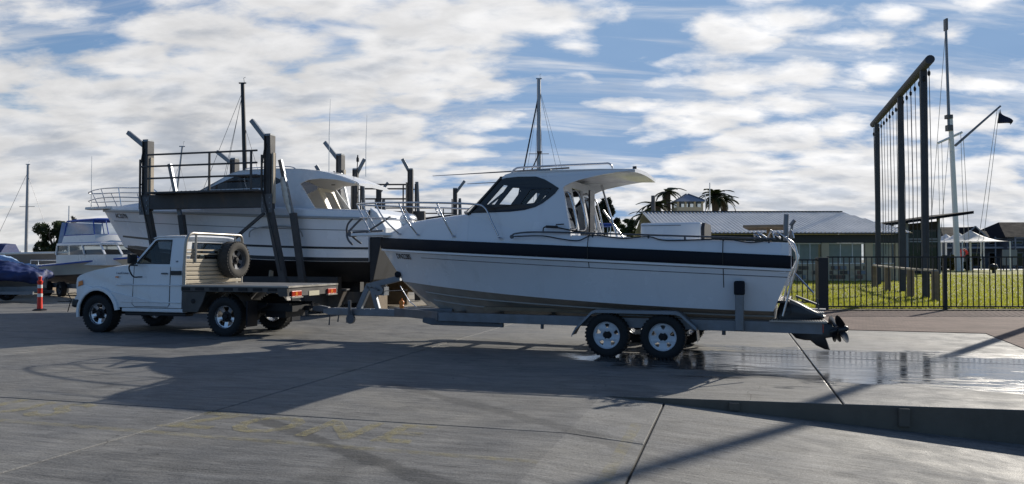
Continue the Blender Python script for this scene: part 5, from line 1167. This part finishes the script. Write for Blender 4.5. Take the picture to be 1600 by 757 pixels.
# ================================================================== FENCE
mat('fence_black', (.012, .012, .014), .45, noise=(4, .2))
mat('corrugated', (.74, .71, .66), .38, .15, noise=(.8, .12), grime=(1.2, .3, (.22, .20, .18)))
mat('fascia', (.035, .04, .05), .6); mat('cream_wall', (.50, .43, .31), .8, noise=(2, .1)); mat('tower_wall', (.40, .36, .27), .8, noise=(2, .08))
mat('roof_blue', (.16, .20, .27), .45, .3, noise=(2, .1)); mat('dark_roof', (.014, .016, .021), .95, noise=(1.5, .2), spec=.05); mat('house_wall', (.075, .085, .105), .8, noise=(1, .12)); mat('house_pale', (.22, .24, .27), .8, noise=(1, .1))
mat('tent', (.62, .64, .68), .6, noise=(2, .05), transl=.35); mat('blind', (.62, .62, .58), .8, noise=(3, .1)); mat('brown_block', (.25, .14, .10), .85)
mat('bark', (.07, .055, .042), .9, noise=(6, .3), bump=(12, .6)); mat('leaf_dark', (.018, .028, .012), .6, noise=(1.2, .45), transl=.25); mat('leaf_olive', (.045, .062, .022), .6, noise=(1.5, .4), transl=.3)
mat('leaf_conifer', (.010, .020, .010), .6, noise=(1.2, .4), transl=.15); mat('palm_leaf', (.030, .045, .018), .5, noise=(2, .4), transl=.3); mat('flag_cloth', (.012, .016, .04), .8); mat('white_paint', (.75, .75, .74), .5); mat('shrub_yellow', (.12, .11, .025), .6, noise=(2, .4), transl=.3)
F0 = at(1292, 406, FENCE_D); fence = empty('pool_fence', (F0.x, FENCE_D, .03), 0, 'black steel bar fence between the paving and the lawn', 'fence')
bar = MB(); bar.box(-.012, .012, -.012, .012, .08, 1.56); b0 = bar.build('bar', 'fence_black', fence, loc=(.17, 0, 0))
for i in range(2, 60):
    c = b0.copy(); COL.objects.link(c); c.location = (.165*i, 0, 0)
for z in (.09, 1.545): m = MB(); m.box(.0, 10., -.02, .02, z-.02, z+.02); m.build('rail', 'fence_black', fence)
pm = MB(); pm.box(-.05, .05, -.045, .045, -.05, 1.60); p0 = pm.build('post', 'fence_black', fence, loc=(3.46, 0, 0)); c = p0.copy(); COL.objects.link(c); c.location = (6.9, 0, 0)
m = MB(); m.box(-.30, -.01, -.13, .13, -.05, 1.53); m.build('gate_post', 'fence_black', fence, bevel=.01)
G0 = at(1278, 406, FENCE_D); gate = empty('fence_gate', (G0.x, FENCE_D, .03), 0, 'black barred gate left of the thick gate post, half hidden by the boat stern', 'gate')
gb = MB(); gb.box(-.012, .012, -.012, .012, .22, 1.47); g0 = gb.build('bar', 'fence_black', gate, loc=(-.15, 0, 0))
for i in range(2, 14): c = g0.copy(); COL.objects.link(c); c.location = (-.155*i, 0, 0)
for z in (.22, 1.46): m = MB(); m.box(-2.2, -.02, -.02, .02, z-.02, z+.02); m.build('rail', 'fence_black', gate)
m = MB(); m.box(-2.26, -2.18, -.04, .04, -.05, 1.5); m.build('post', 'fence_black', gate)
# light pole beside the path, just beyond the right edge; its shadow crosses the ramp
o = empty('light_pole', (16.0, 21.85, 0), 0, 'tall steel light pole beside the paving, at the end of the fence', 'light pole')
m = MB(); m.tube([(0, 0, 0), (0, 0, 11.4)], [.14, .10], 12); m.build('pole', 'galvanised', o, smooth=60)
m = MB(); m.box(-.12, .12, -.12, .12, 11.4, 11.5); m.build('lamp_head', 'galv_dark', o)
# ================================================================== ROPE FRAME
def lz(x, y, lo=20, hi=120):   # place a lawn pixel
    for _ in range(60):
        D = (lo+hi)/2; r = px_dir(x, y); z = EYE+r.z*D/r.y
        if z > lawn_z(D)+.02: lo = D
        else: hi = D
    return at(x, y, D)
PR, PM, PL = lz(1447, 466), lz(1404, 456), lz(1373, 446)
fd_ = (PR-PL); fd_.z = 0; fa = math.atan2(fd_.y, fd_.x)
frame = empty('rope_frame', (PL.x, PL.y, lawn_z(PL.y)), fa, 'tall dark timber frame of three posts and one beam, hung with ropes', 'rope frame')
Lf = fd_.length; HB = 8.4
for k, P_ in enumerate((PL, PM, PR)):
    q = P_-PL; t = q.x*math.cos(fa)+q.y*math.sin(fa); m = MB(); m.beam((t, 0, -.3), (t, 0, HB), .23, .23, up=(1, 0, 0)); m.build('post', 'timber_grey', frame, bevel=.02)
m = MB(); m.tube([(-1.4, 0, HB+.22), (Lf*.5, 0, HB+.17), (Lf+1.2, 0, HB+.12)], .16, 14); m.build('beam', 'timber_grey', frame, smooth=50)
rr = random.Random(11)
for i in range(17):
    t = -1.2+i*(Lf+2.2)/16.; 
    m = MB(); sw_ = rr.uniform(-.06, .06); m.tube([(t, .0, HB), (t+sw_, .04, HB*.5), (t+sw_*.5, .02, rr.choice([.3, .6, 1.6, .3]))], .013 if i % 3 else .020, 5); rp = m.build('rope', 'rope_dark', frame)
    m = MB(); m.lathe([(.02, -.16), (.05, -.10), (.05, 0), (.02, .05)], c=(t, 0, HB-.28), n=8); m.build('block', 'dark_metal', rp)
# low timber barrier beside the frame
BP = [lz(1366, 449), lz(1387, 455.5), lz(1423, 464.5), lz(1462, 470.5)]
o = empty('timber_barrier', (BP[3].x, BP[3].y, lawn_z(BP[3].y)), 0, 'low post-and-rail timber barrier with pale top rail on the lawn', 'barrier')
for P_ in BP:
    q = P_-BP[3]; m = MB(); m.tube([(q.x, q.y, q.z-.2), (q.x, q.y, q.z+1.05)], .13, 10); m.build('post', 'timber', o, smooth=50)
for a, b in zip(BP, BP[1:]):
    a = a-BP[3]; b = b-BP[3]; m = MB(); m.beam((a.x, a.y, a.z+1.08), (b.x, b.y, b.z+1.08), .18, .07); m.build('rail', 'timber_pale', o)
# ================================================================== FLAGPOLE
FP = lz(1497, 424); D = FP.y; sc_ = D/1200
zz = lambda y: at(1490, y, D).z-FP.z
o = empty('flagpole', FP, 0, 'tall white yardarm flagpole with topmast and gaff flying a small dark flag', 'flagpole')
X = lambda px: (px-1497)*sc_
m = MB(); m.tube([(0, 0, 0), (X(1488), 0, zz(180))], [.26, .20], 12); m.build('lower_mast', 'white_paint', o, smooth=60)
m = MB(); m.tube([(X(1486), 0, zz(205)), (X(1483), 0, zz(50)), (X(1482.5), 0, zz(30))], [.14, .11, .09], 10); m.build('topmast', 'galvanised', o, smooth=60)
for bx_ in ((1482, 1490, 205, 196), (1481, 1490, 186, 180), (1481.5, 1484, 48, 30)):
    m = MB(); m.box(X(bx_[0]), X(bx_[1]), -.25, .25, zz(bx_[2]), zz(bx_[3])); m.build('fitting', 'galv_dark', o)
m = MB(); m.tube([(X(1468), 0, zz(224)), (X(1506), 0, zz(207))], .11, 8); m.build('yard', 'white_paint', o)
m = MB(); m.tube([(X(1495), 0, zz(228)), (X(1567), 0, zz(166))], [.13, .09], 8); m.build('gaff', 'galvanised', o)
m = MB(); nx, ny = 8, 4; V = []
for i in range(nx+1):
    for j in range(ny+1):
        t = i/nx; yy = lerp(lerp(171, 192, j/ny), lerp(190, 195, j/ny), t); V.append((X(lerp(1567, 1583, t)-2*(1-t)*j/ny), .35*math.sin(t*5+j*.4), zz(yy)))
m.add(V, [(i*(ny+1)+j, i*(ny+1)+j+1, (i+1)*(ny+1)+j+1, (i+1)*(ny+1)+j) for i in range(nx) for j in range(ny)]); fl = m.build('flag', 'flag_cloth', o, smooth=60)
sm = fl.modifiers.new('thick', 'SOLIDIFY'); sm.thickness = .02
for (a, b, c, d) in ((1482.5, 55, 1455, 400), (1469, 224, 1474, 410), (1475, 221, 1480, 410), (1505, 208, 1512, 410), (1509, 215, 1520, 410), (1563, 170, 1530, 400), (1566, 172, 1538, 400), (1488, 200, 1470, 415)):
    m = MB(); m.tube([(X(a), .1, zz(b)), (X(c), .4, max(.1, zz(d)))], .022, 4); m.build('halyard', 'rope', o)
# lifebuoy on a post near the pole, and a black ball on the lawn
q = lz(1505, 420); o = empty('lifebuoy_stand', q, 0, 'red lifebuoy on a white post beside the flagpole', 'lifebuoy')
m = MB(); m.tube([(0, 0, 0), (0, 0, 2.1)], .06, 8); m.build('post', 'white_paint', o)
m = MB(); m.tube([(.38*math.cos(a), -.1, 1.65+.38*math.sin(a)) for a in [i*math.pi/10 for i in range(20)]], .13, 8, closed=True); m.build('ring', 'red_plastic', o, smooth=60)
q = lz(1552, 427); o = empty('bollard_light', q, 0, 'small black round-topped bollard light on the lawn', 'bollard')
m = MB(); m.tube([(0, 0, -.1), (0, 0, .25)], .10, 8); m.build('stem', 'fence_black', o); m = MB(); m.lathe([(.02, .2), (.28, .3), (.36, .48), (.30, .68), (.02, .78)], n=12); m.build('head', 'fence_black', o, smooth=60)
# ================================================================== CLUBHOUSE
CD = 46.; cz = lawn_z(CD)
cx0, cx1 = at(1036, 406, CD).x, at(1412, 406, CD).x
club = empty('clubhouse', (0, 0, 0), 0, 'long low clubhouse with corrugated metal roof and cream window piers', 'building')
ze, zr, yr = 3.08, 4.70, CD+6.0
m = MB(); rings = []; n = int((cx1-cx0+.5)/.04)
for i in range(n):
    x = cx0-.2+i*.04; h = .065*math.sin(2*math.pi*x/.24); k = min(1., max(0., (cx1+.35-x)/1.5))
    rings.append([(x, CD-.55, ze+h), (x, lerp(CD-.55, yr, k), lerp(ze, zr, k)+h)])
m.loft(rings, closed=False); rf = m.build('roof', 'corrugated', club, smooth=80)
m = MB(); m.add([(cx1+.35, CD-.55, ze), (cx1-1.15, yr, zr), (cx1+.35, yr+4, ze)], [(0, 1, 2)]); m.add([(cx0-.2, yr, zr), (cx1-1.15, yr, zr), (cx1+.3, yr+4, ze), (cx0-.2, yr+4, ze)], [(0, 1, 2, 3)]); m.build('roof_back', 'corrugated', rf)
m = MB(); m.box(cx0-.2, cx1-1.1, yr-.12, yr+.12, zr+.01, zr+.09); m.build('ridge_cap', 'fascia', rf)
m = MB(); m.box(cx0-.2, cx1+.3, CD-.62, CD-.50, ze-.06, ze-.005); m.build('gutter', 'fascia', rf)
m = MB(); m.box(cx0, cx1, CD-.1, CD+.1, 2.50, 3.0); m.build('fascia', 'fascia', club)
m = MB(); m.prism([(cx0, CD+.02), (cx1, CD+.02), (cx1, CD+9.5), (cx0, CD+9.5)], 'z', 0, .30); m.build('floor', 'wall_concrete', club)
m = MB(); m.box(cx0, cx1, CD+9.4, CD+9.5, .3, 3.0); m.box(cx0, cx0+.1, CD+.1, CD+9.4, .3, 3.0); m.build('wall', 'cream_wall', club)
m = MB(); m.box(cx0, cx1-.4, CD-.02, CD+.14, .0, 1.25); m.build('dado_wall', 'cream_wall', club)
piers = [cx0+.1, at(1110, 400, CD).x, at(1180, 400, CD).x, at(1226, 400, CD).x, at(1289, 400, CD).x, at(1357, 400, CD).x, cx1-.3]
for x in piers: m = MB(); m.box(x-.22, x+.22, CD-.08, CD+.16, 0, 2.50); m.build('pier', 'cream_wall', club)
for a, b in zip(piers, piers[1:]):
    m = MB(); m.add([(a+.22, CD+.06, 1.25), (b-.22, CD+.06, 1.25), (b-.22, CD+.06, 2.5), (a+.22, CD+.06, 2.5)], [(0, 1, 2, 3)]); wn = m.build('window', 'house_glass', club)
    for z in (1.27, 2.46): k = MB(); k.box(a+.22, b-.22, CD+.02, CD+.10, z-.03, z+.03); k.build('frame', 'white_paint', wn)
    nb = max(2, int((b-a)/.8))
    for i in range(1, nb): k = MB(); x = lerp(a+.22, b-.22, i/nb); k.box(x-.02, x+.02, CD+.03, CD+.09, 1.25, 2.5); k.build('mullion', 'white_paint', wn)
    k = MB(); k.box(a+.3, b-.3, CD+.25, CD+.3, 1.1, 2.45); k.build('blind', 'blind', wn)
rr = random.Random(5)
for i in range(60):     # rough stone and brick base behind the fence
    x = lerp(at(1296, 420, CD).x, at(1352, 420, CD).x, rr.random()) if i % 2 else lerp(at(1240, 420, CD).x, at(1350, 420, CD).x, rr.random()); z = rr.choice([.35, .62, .9]); w_ = rr.uniform(.18, .4)
    m = MB(); m.box(x-w_/2, x+w_/2, CD-.06-rr.uniform(0, .02), CD-.021, z, z+.22); m.build('stone', rr.choice(['brown_block', 'cream_wall', 'wall_concrete', 'house_pale']), club, bevel=.02)
# lookout tower
TD = 60.; tx0, tx1 = at(1058, 320, TD).x, at(1099, 320, TD).x; tw = tx1-tx0; tcx = (tx0+tx1)/2
tower = empty('lookout_tower', (tcx, TD+tw/2, 0), R(0), 'square cream lookout tower with glazed top and blue hipped roof', 'tower')
h = tw/2; z0, z1, z2_ = at(1078, 325, TD).z, at(1078, 315.5, TD).z, at(1078, 302, TD).z
m = MB(); m.box(-h, h, -h, h, 0, z0+.05); m.build('shaft', 'tower_wall', tower)
for sx in (-1, -.38, .38, 1):
    for sy in (-1, 1): m = MB(); m.box(sx*(h-.08)-.08, sx*(h-.08)+.08, sy*(h-.08)-.08, sy*(h-.08)+.08, z0+.05, z1); m.build('mullion', 'tower_wall', tower)
for r_ in range(4):
    a = r_*math.pi/2; c_, s_ = math.cos(a), math.sin(a); m = MB(); P4 = [(-h+.1, -h+.06), (h-.1, -h+.06)]
    m.add([(x*c_-y*s_, x*s_+y*c_, z) for z in (z0+.05, z1) for x, y in P4], [(0, 1, 3, 2)]); m.build('pane', 'house_glass', tower)
m = MB(); e = h+.28; m.add([(-e, -e, z1), (e, -e, z1), (e, e, z1), (-e, e, z1), (-.08, 0, z2_), (.08, 0, z2_)], [(0, 1, 5, 4), (1, 2, 5), (2, 3, 4, 5), (3, 0, 4), (0, 1, 2, 3)]); rf = m.build('roof', 'roof_blue', tower)
for sx in (-1, 1): m = MB(); m.tube([(sx*e, -e, z1+.02), (sx*.08, 0, z2_+.02)], .05, 5); m.build('ridge', 'galvanised', rf)
# pavilion with skillion roof
SD = 62.; m = MB(); a, b = at(1392, 348, SD), at(1510, 331, SD); pav = empty('pavilion', (a.x, SD, 0), 0, 'dark pavilion with a single roof slope rising over glazed walls', 'building')
L = b.x-a.x; za, zb2 = a.z, b.z; m.add([(0, -1, za), (L, -1, zb2), (L, 6, zb2), (0, 6, za), (0, -1, za-.22), (L, -1, zb2-.22), (L, 6, zb2-.22), (0, 6, za-.22)], [(0, 1, 2, 3), (4, 5, 6, 7), (0, 1, 5, 4), (1, 2, 6, 5), (2, 3, 7, 6), (3, 0, 4, 7)]); m.build('roof', 'dark_roof', pav)
w1 = at(1466, 340, SD).x-a.x
m = MB(); m.box(0, w1, 4.5, 4.7, 0, 4.3); m.box(w1-.1, w1, 0, 4.6, 0, 4.6); m.build('wall', 'house_wall', pav)
for x in (0.1, w1*.33, w1*.66, w1): m = MB(); m.box(x-.09, x+.09, -.1, .1, 0, lerp(za, zb2, x/L)-.2); m.build('column', 'house_pale', pav)
for z in (2.9, 3.1): m = MB(); m.box(0, w1, -.06, .06, z, z+.12); m.build('beam', 'house_pale', pav)
for i in range(3):
    x0_, x1_ = [0.2, w1*.33+.1, w1*.66+.1][i], [w1*.33-.1, w1*.66-.1, w1-.1][i]; m = MB(); m.add([(x0_, .02, .6), (x1_, .02, .6), (x1_, .02, 2.9), (x0_, .02, 2.9)], [(0, 1, 2, 3)]); m.build('window', 'dark_glass', pav)
    m = MB(); m.add([(x0_, .02, 3.2), (x1_, .02, 3.2), (x1_, .02, 3.9), (x0_, .02, 3.9)], [(0, 1, 2, 3)]); m.build('window', 'dark_glass', pav)
# ================================================================== HOUSES AND SHADE TENTS
def house(px0, px1, ytop, yeave, D, label, gables=(), balcony=None):
    a, b = at(px0, 400, D), at(px1, 400, D); L = b.x-a.x; zt, zev = at(800, ytop, D).z, at(800, yeave, D).z
    o = empty('house', (a.x, D, 0), 0, label, 'house', 'houses beyond the lawn')
    m = MB(); m.box(0, L, 0, 8, 0, zev); m.build('wall', 'house_wall', o)
    m = MB(); e = .5; m.add([(-e, -e, zev), (L+e, -e, zev), (L+e, 8+e, zev), (-e, 8+e, zev), (1.6, 4, zt), (L-1.6, 4, zt)], [(0, 1, 5, 4), (1, 2, 5), (2, 3, 4, 5), (3, 0, 4), (0, 1, 2, 3)]); rf = m.build('roof', 'dark_roof', o)
    for gx in gables:
        g0 = gx*L; m = MB(); m.add([(g0-1.4, -.7, zev-.1), (g0+1.4, -.7, zev-.1), (g0, -.7, zev+1.2), (g0, 3, zev+1.2), (g0-1.4, 3, zev-.1), (g0+1.4, 3, zev-.1)], [(0, 1, 2), (0, 2, 3, 4), (1, 2, 3, 5)]); m.build('gable', 'dark_roof', rf)
        for s in (-1, 1): m = MB(); m.beam((g0+s*1.45, -.75, zev-.12), (g0, -.75, zev+1.22), .06, .14); m.build('barge_board', 'house_pale', rf)
    nw = max(2, int(L/2.0))
    for fl, (w0, w1_) in enumerate(((.7, 2.3), (3.2, min(4.8, zev-.4)))):
        for i in range(nw):
            x = L*(i+.5)/nw; m = MB(); m.box(x-.62, x+.62, -.06, -.005, w0, w1_); f = m.build('window', 'house_pale', o); m = MB(); m.box(x-.54, x+.54, -.075, -.0605, w0+.08, w1_-.08); m.build('pane', 'dark_glass', f)
    m = MB(); m.box(0, L, -1.4, 0, 2.75, 2.95); bl = m.build('balcony', 'house_pale', o)
    for i in range(int(L/1.6)+1): x = min(L-.05, i*1.6+.05); m = MB(); m.box(x-.05, x+.05, -1.38, -1.28, 0, min(zev, 5.2)); m.build('balcony_post', 'house_pale', bl)
    m = MB(); m.box(0, L, -1.38, -1.33, 3.85, 3.93); m.build('balcony_rail', 'house_pale', bl)
house(1478, 1568, 353, 371, 88, 'dark two-storey house behind the white shade tents', (.45,))
house(1574, 1668, 345, 371, 86, 'dark house with high hipped roof at the end of the lawn', (.75,))
house(1412, 1480, 352, 366, 96, 'dark house half hidden between the pavilion and shade tents', (.5,))
def tent(px, ytop, ybase, px0, px1, D, label):
    c = at(px, ytop, D); x0, x1 = at(px0, ybase, D).x, at(px1, ybase, D).x; zb_ = at(px, ybase, D).z; o = empty('shade_tent', (c.x, D, lawn_z(D)), 0, label, 'shade tent', 'white shade tents')
    m = MB(); rings = []; n = 24; z0_ = lawn_z(D)
    for k in range(9):
        t = k/8; ring = []
        for i in range(n):
            a = 2*math.pi*i/n; rx = (x1-c.x if math.cos(a) > 0 else c.x-x0); sq = 1/max(abs(math.cos(a)), abs(math.sin(a)))**.75; dip = .0
            ring.append((rx*t*math.cos(a)*sq*.9, 2.6*t*math.sin(a)*sq*.9, lerp(c.z, zb_, 1-(1-t)**1.9)-z0_))
        rings.append(ring)
    m.loft(rings, caps=False); m.build('canopy', 'tent', o, smooth=60)
    m = MB(); m.tube([(0, 0, 0), (0, 0, c.z-z0_)], .08, 8); m.build('centre_pole', 'white_paint', o)
    for sx in (-1, 1):
        for sy in (-1, 1): m = MB(); m.tube([((x1-c.x if sx > 0 else x0-c.x)*.84, sy*2.2, 0), ((x1-c.x if sx > 0 else x0-c.x)*.84, sy*2.2, zb_-z0_)], .06, 6); m.build('corner_pole', 'white_paint', o)
tent(1516, 360, 378, 1476, 1562, 73, 'largest white peaked shade tent in front of the dark houses')
tent(1497, 363, 379, 1466, 1520, 78, 'white peaked shade tent just behind the largest one')
tent(1478, 366, 379, 1448, 1500, 81, 'farthest white peaked shade tent, next to the pavilion')
q = at(1535, 420, 79); m = MB(); m.box(0, 16, 0, 5, .0, lawn_z(79)+.03); o = m.build('terrace', 'white_paint', None, loc=(q.x-6, 77, 0)); tag(o, kind='structure')
q = lz(1578, 423); o = empty('sign_board', q, 0, 'pale panel on two legs standing at the lawn edge by the houses', 'board'); m = MB(); m.box(-.7, .7, -.04, .04, .5, 2.0); m.build('panel', 'house_pale', o); 
for s in (-.6, .6): m = MB(); m.tube([(s, 0, 0), (s, 0, .6)], .05, 6); m.build('leg', 'dark_metal', o)
# ================================================================== TREES, PALMS, SHRUBS
def leaves(name, material, clumps, n, size, parent, seed, flat=.6):
    rs = np.random.RandomState(seed); P = []
    w = np.array([c[3]*c[4]*c[5] for c in clumps])**.7; w = w/w.sum(); cnt = rs.multinomial(n, w)
    for (cx_, cy_, cz_, rx, ry, rz), k in zip(clumps, cnt):
        d = rs.normal(size=(k, 3)); d /= np.linalg.norm(d, axis=1)[:, None]; r = rs.rand(k, 1)**.45
        P.append(d*r*np.array([rx, ry, rz])+np.array([cx_, cy_, cz_]))
    P = np.concatenate(P); N = len(P); A = rs.normal(size=(N, 3)); A /= np.linalg.norm(A, axis=1)[:, None]; B = np.cross(A, rs.normal(size=(N, 3))); B /= np.linalg.norm(B, axis=1)[:, None]
    s = size*(.6+.8*rs.rand(N, 1)); V = np.stack([P-A*s, P+B*s*flat*.5, P+A*s, P-B*s*flat*.5], 1)
    me = bpy.data.meshes.new(name); me.vertices.add(N*4); me.vertices.foreach_set('co', V.ravel()); me.loops.add(N*4); me.loops.foreach_set('vertex_index', np.arange(N*4)); me.polygons.add(N); me.polygons.foreach_set('loop_start', np.arange(0, N*4, 4)); me.update(); me.materials.append(M[material])
    o = bpy.data.objects.new(name, me); COL.objects.link(o); o.parent = parent; return o
def tree(px, ytop, D, wpx, ybot, label, material, seed, n=5000, size=.22, kind='round', name='tree', cat='tree'):
    t = at(px, ytop, D); b = at(px, ybot, D); W = wpx*D/1200/2; Hh = t.z-b.z; o = empty(name, (t.x, D, 0), 0, label, cat); r_ = random.Random(seed); cl = []
    if kind == 'cone':
        for i in range(26): k = i/25; cl.append((r_.uniform(-1, 1)*W*(1-k)*.6, r_.uniform(-1, 1)*W*(1-k)*.6, b.z+Hh*k, W*(1-k)*.7+.12, W*(1-k)*.7+.12, Hh*.07+.1))
    else:
        for i in range(16):
            a = r_.uniform(0, 6.28); rr_ = r_.random()**.5; k = r_.uniform(.12, .92); wid = math.sin(math.pi*min(.95, .25+.65*k)); cl.append((W*.8*rr_*math.cos(a)*wid, W*.8*rr_*math.sin(a)*wid, b.z+Hh*k, W*r_.uniform(.22, .40), W*r_.uniform(.22, .40), Hh*r_.uniform(.09, .17)))
    leaves('crown', material, cl, n, size, o, seed)
    m = MB(); m.tube([(0, 0, 0), (.05, 0, b.z*.5+Hh*.1), (0, .05, b.z+Hh*.6)], [max(.06, W*.09), W*.06+.03, .02], 8)
    for c in cl[::2]: m.tube([(0, 0, max(.1, min(b.z+Hh*.3, c[2]-.4*Hh*.5))), (c[0]*.5, c[1]*.5, c[2]-Hh*.08), (c[0], c[1], c[2])], [W*.04+.02, W*.025+.01, .008], 5)
    m.build('trunk', 'bark', o, smooth=60); return o
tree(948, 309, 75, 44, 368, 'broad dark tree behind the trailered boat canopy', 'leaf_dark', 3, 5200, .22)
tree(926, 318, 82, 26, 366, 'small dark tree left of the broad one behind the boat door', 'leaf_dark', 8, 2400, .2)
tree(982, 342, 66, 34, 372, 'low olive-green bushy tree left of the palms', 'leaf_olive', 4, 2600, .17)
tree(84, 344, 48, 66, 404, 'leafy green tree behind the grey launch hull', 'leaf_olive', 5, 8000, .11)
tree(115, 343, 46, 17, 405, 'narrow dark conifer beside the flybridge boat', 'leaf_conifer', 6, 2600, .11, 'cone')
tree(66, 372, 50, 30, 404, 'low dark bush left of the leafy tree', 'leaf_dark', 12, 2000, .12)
for (px, y0, y1, w_, mt, lab, sd_) in ((1516, 398, 425, 34, 'leaf_dark', 'dark shrub at the foot of the flagpole', 21), (1470, 400, 425, 26, 'leaf_olive', 'olive shrub between the rope frame and flagpole', 22), (1485, 398, 422, 16, 'shrub_yellow', 'yellowish shrub beside the flagpole', 23), (1452, 404, 425, 20, 'leaf_dark', 'dark low shrub behind the rope frame post', 24)):
    tree(px, y0, 74 if mt != 'shrub_yellow' else 75.5, w_, y1, lab, mt, sd_, 1800, .16, name='shrub', cat='shrub')
def palm(px, ytop, D, span, label, seed, nf=20):
    t = at(px, ytop, D); o = empty('palm_tree', (t.x, D, 0), 0, label, 'palm tree', 'palm trees by the lookout tower'); r_ = random.Random(seed); zc = t.z-span*.30
    m = MB(); m.tube([(0, 0, 0), (.1, 0, zc*.5), (0, 0, zc)], [.32, .26, .30], 10); m.build('trunk', 'bark', o, smooth=60)
    fm = MB(); rib = [(span*t_, 0, span*(.42*t_-.95*t_*t_)) for t_ in [i/12 for i in range(13)]]; fm.tube(rib, [.035]*12+[.01], 4)
    for i in range(1, 40):
        t_ = i/40; p = Vector((span*t_, 0, span*(.42*t_-.95*t_*t_))); ll = span*.30*math.sin(math.pi*min(.97, .18+.8*t_))
        for s in (1, -1):
            e_ = p+Vector((ll*.55, s*ll*.75, -ll*.38)); q_ = p+Vector((.05*span, 0, -.01)); fm.add([p, q_, e_], [(0, 1, 2)])
    f0 = fm.build('frond', 'palm_leaf', o)
    for k in range(nf):
        f = f0 if k == 0 else f0.copy()
        if k: COL.objects.link(f)
        f.location = (0, 0, zc); f.rotation_euler = (r_.uniform(-.2, .2), r_.uniform(-.75, .45), 2*math.pi*k/nf+r_.uniform(-.15, .15)); s_ = r_.uniform(.8, 1.08); f.scale = (s_, s_, s_)
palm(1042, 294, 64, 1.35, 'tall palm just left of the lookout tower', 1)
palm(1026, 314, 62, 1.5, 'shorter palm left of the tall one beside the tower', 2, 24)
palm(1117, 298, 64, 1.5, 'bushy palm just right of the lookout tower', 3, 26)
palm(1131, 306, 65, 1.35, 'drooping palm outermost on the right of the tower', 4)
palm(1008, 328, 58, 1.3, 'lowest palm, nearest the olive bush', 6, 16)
for (px, y0, D, r_, mt, lab) in ((1020.5, 306, 56, .18, 'timber_grey', 'dark stub pole standing among the palms left of the tower'), (1109, 286, 59, .05, 'white_paint', 'slim white mast right of the lookout tower'), (1102, 303, 57.5, .05, 'white_paint', 'short white mast touching the right side of the tower')):
    t = at(px, y0, D); m = MB(); m.tube([(0, 0, 0), (0, 0, t.z)], [r_, r_*.8], 8); o = m.build('pole', mt, None, loc=(t.x, D, 0)); tag(o, lab, 'pole')
# distant cabin boat behind the cockpit
bd = at(938, 350, 48); o = empty('distant_boat', (bd.x, 48, 0), 0, 'distant flybridge boat with navy canopy seen past the cabin door', 'boat')
make_hull(o, lambda u: (4*u-1.6, 0, .6), lambda u: (4.2*u-1.6, .9*(1-u**3), .9+.2*u), lambda u: (4.6*u-1.6, 1.1*(1-u**4), 1.7+.3*u), 'gelcoat', 'antifoul_blue', nu=12)
m = MB(); m.box(-.9, 1.3, -.8, .8, 1.7, 2.7); m.build('cabin', 'gelcoat', o, bevel=.1); m = MB(); m.box(-.8, .7, -.8, .8, 3.55, 3.75); m.build('canopy', 'canvas_blue', o, bevel=.08)
for x in (-.7, -.1, .55):
    for y in (-.7, .7): m = MB(); m.tube([(x, y, 2.6), (x, y, 3.6)], .03, 5); m.build('canopy_pole', 'stainless', o)
for x in (-.7, .8): m = MB(); m.box(x-.2, x+.2, -.5, .5, 0, .65); m.build('cradle', 'timber', o)
# far backdrop of low trees and sheds along the yard edge
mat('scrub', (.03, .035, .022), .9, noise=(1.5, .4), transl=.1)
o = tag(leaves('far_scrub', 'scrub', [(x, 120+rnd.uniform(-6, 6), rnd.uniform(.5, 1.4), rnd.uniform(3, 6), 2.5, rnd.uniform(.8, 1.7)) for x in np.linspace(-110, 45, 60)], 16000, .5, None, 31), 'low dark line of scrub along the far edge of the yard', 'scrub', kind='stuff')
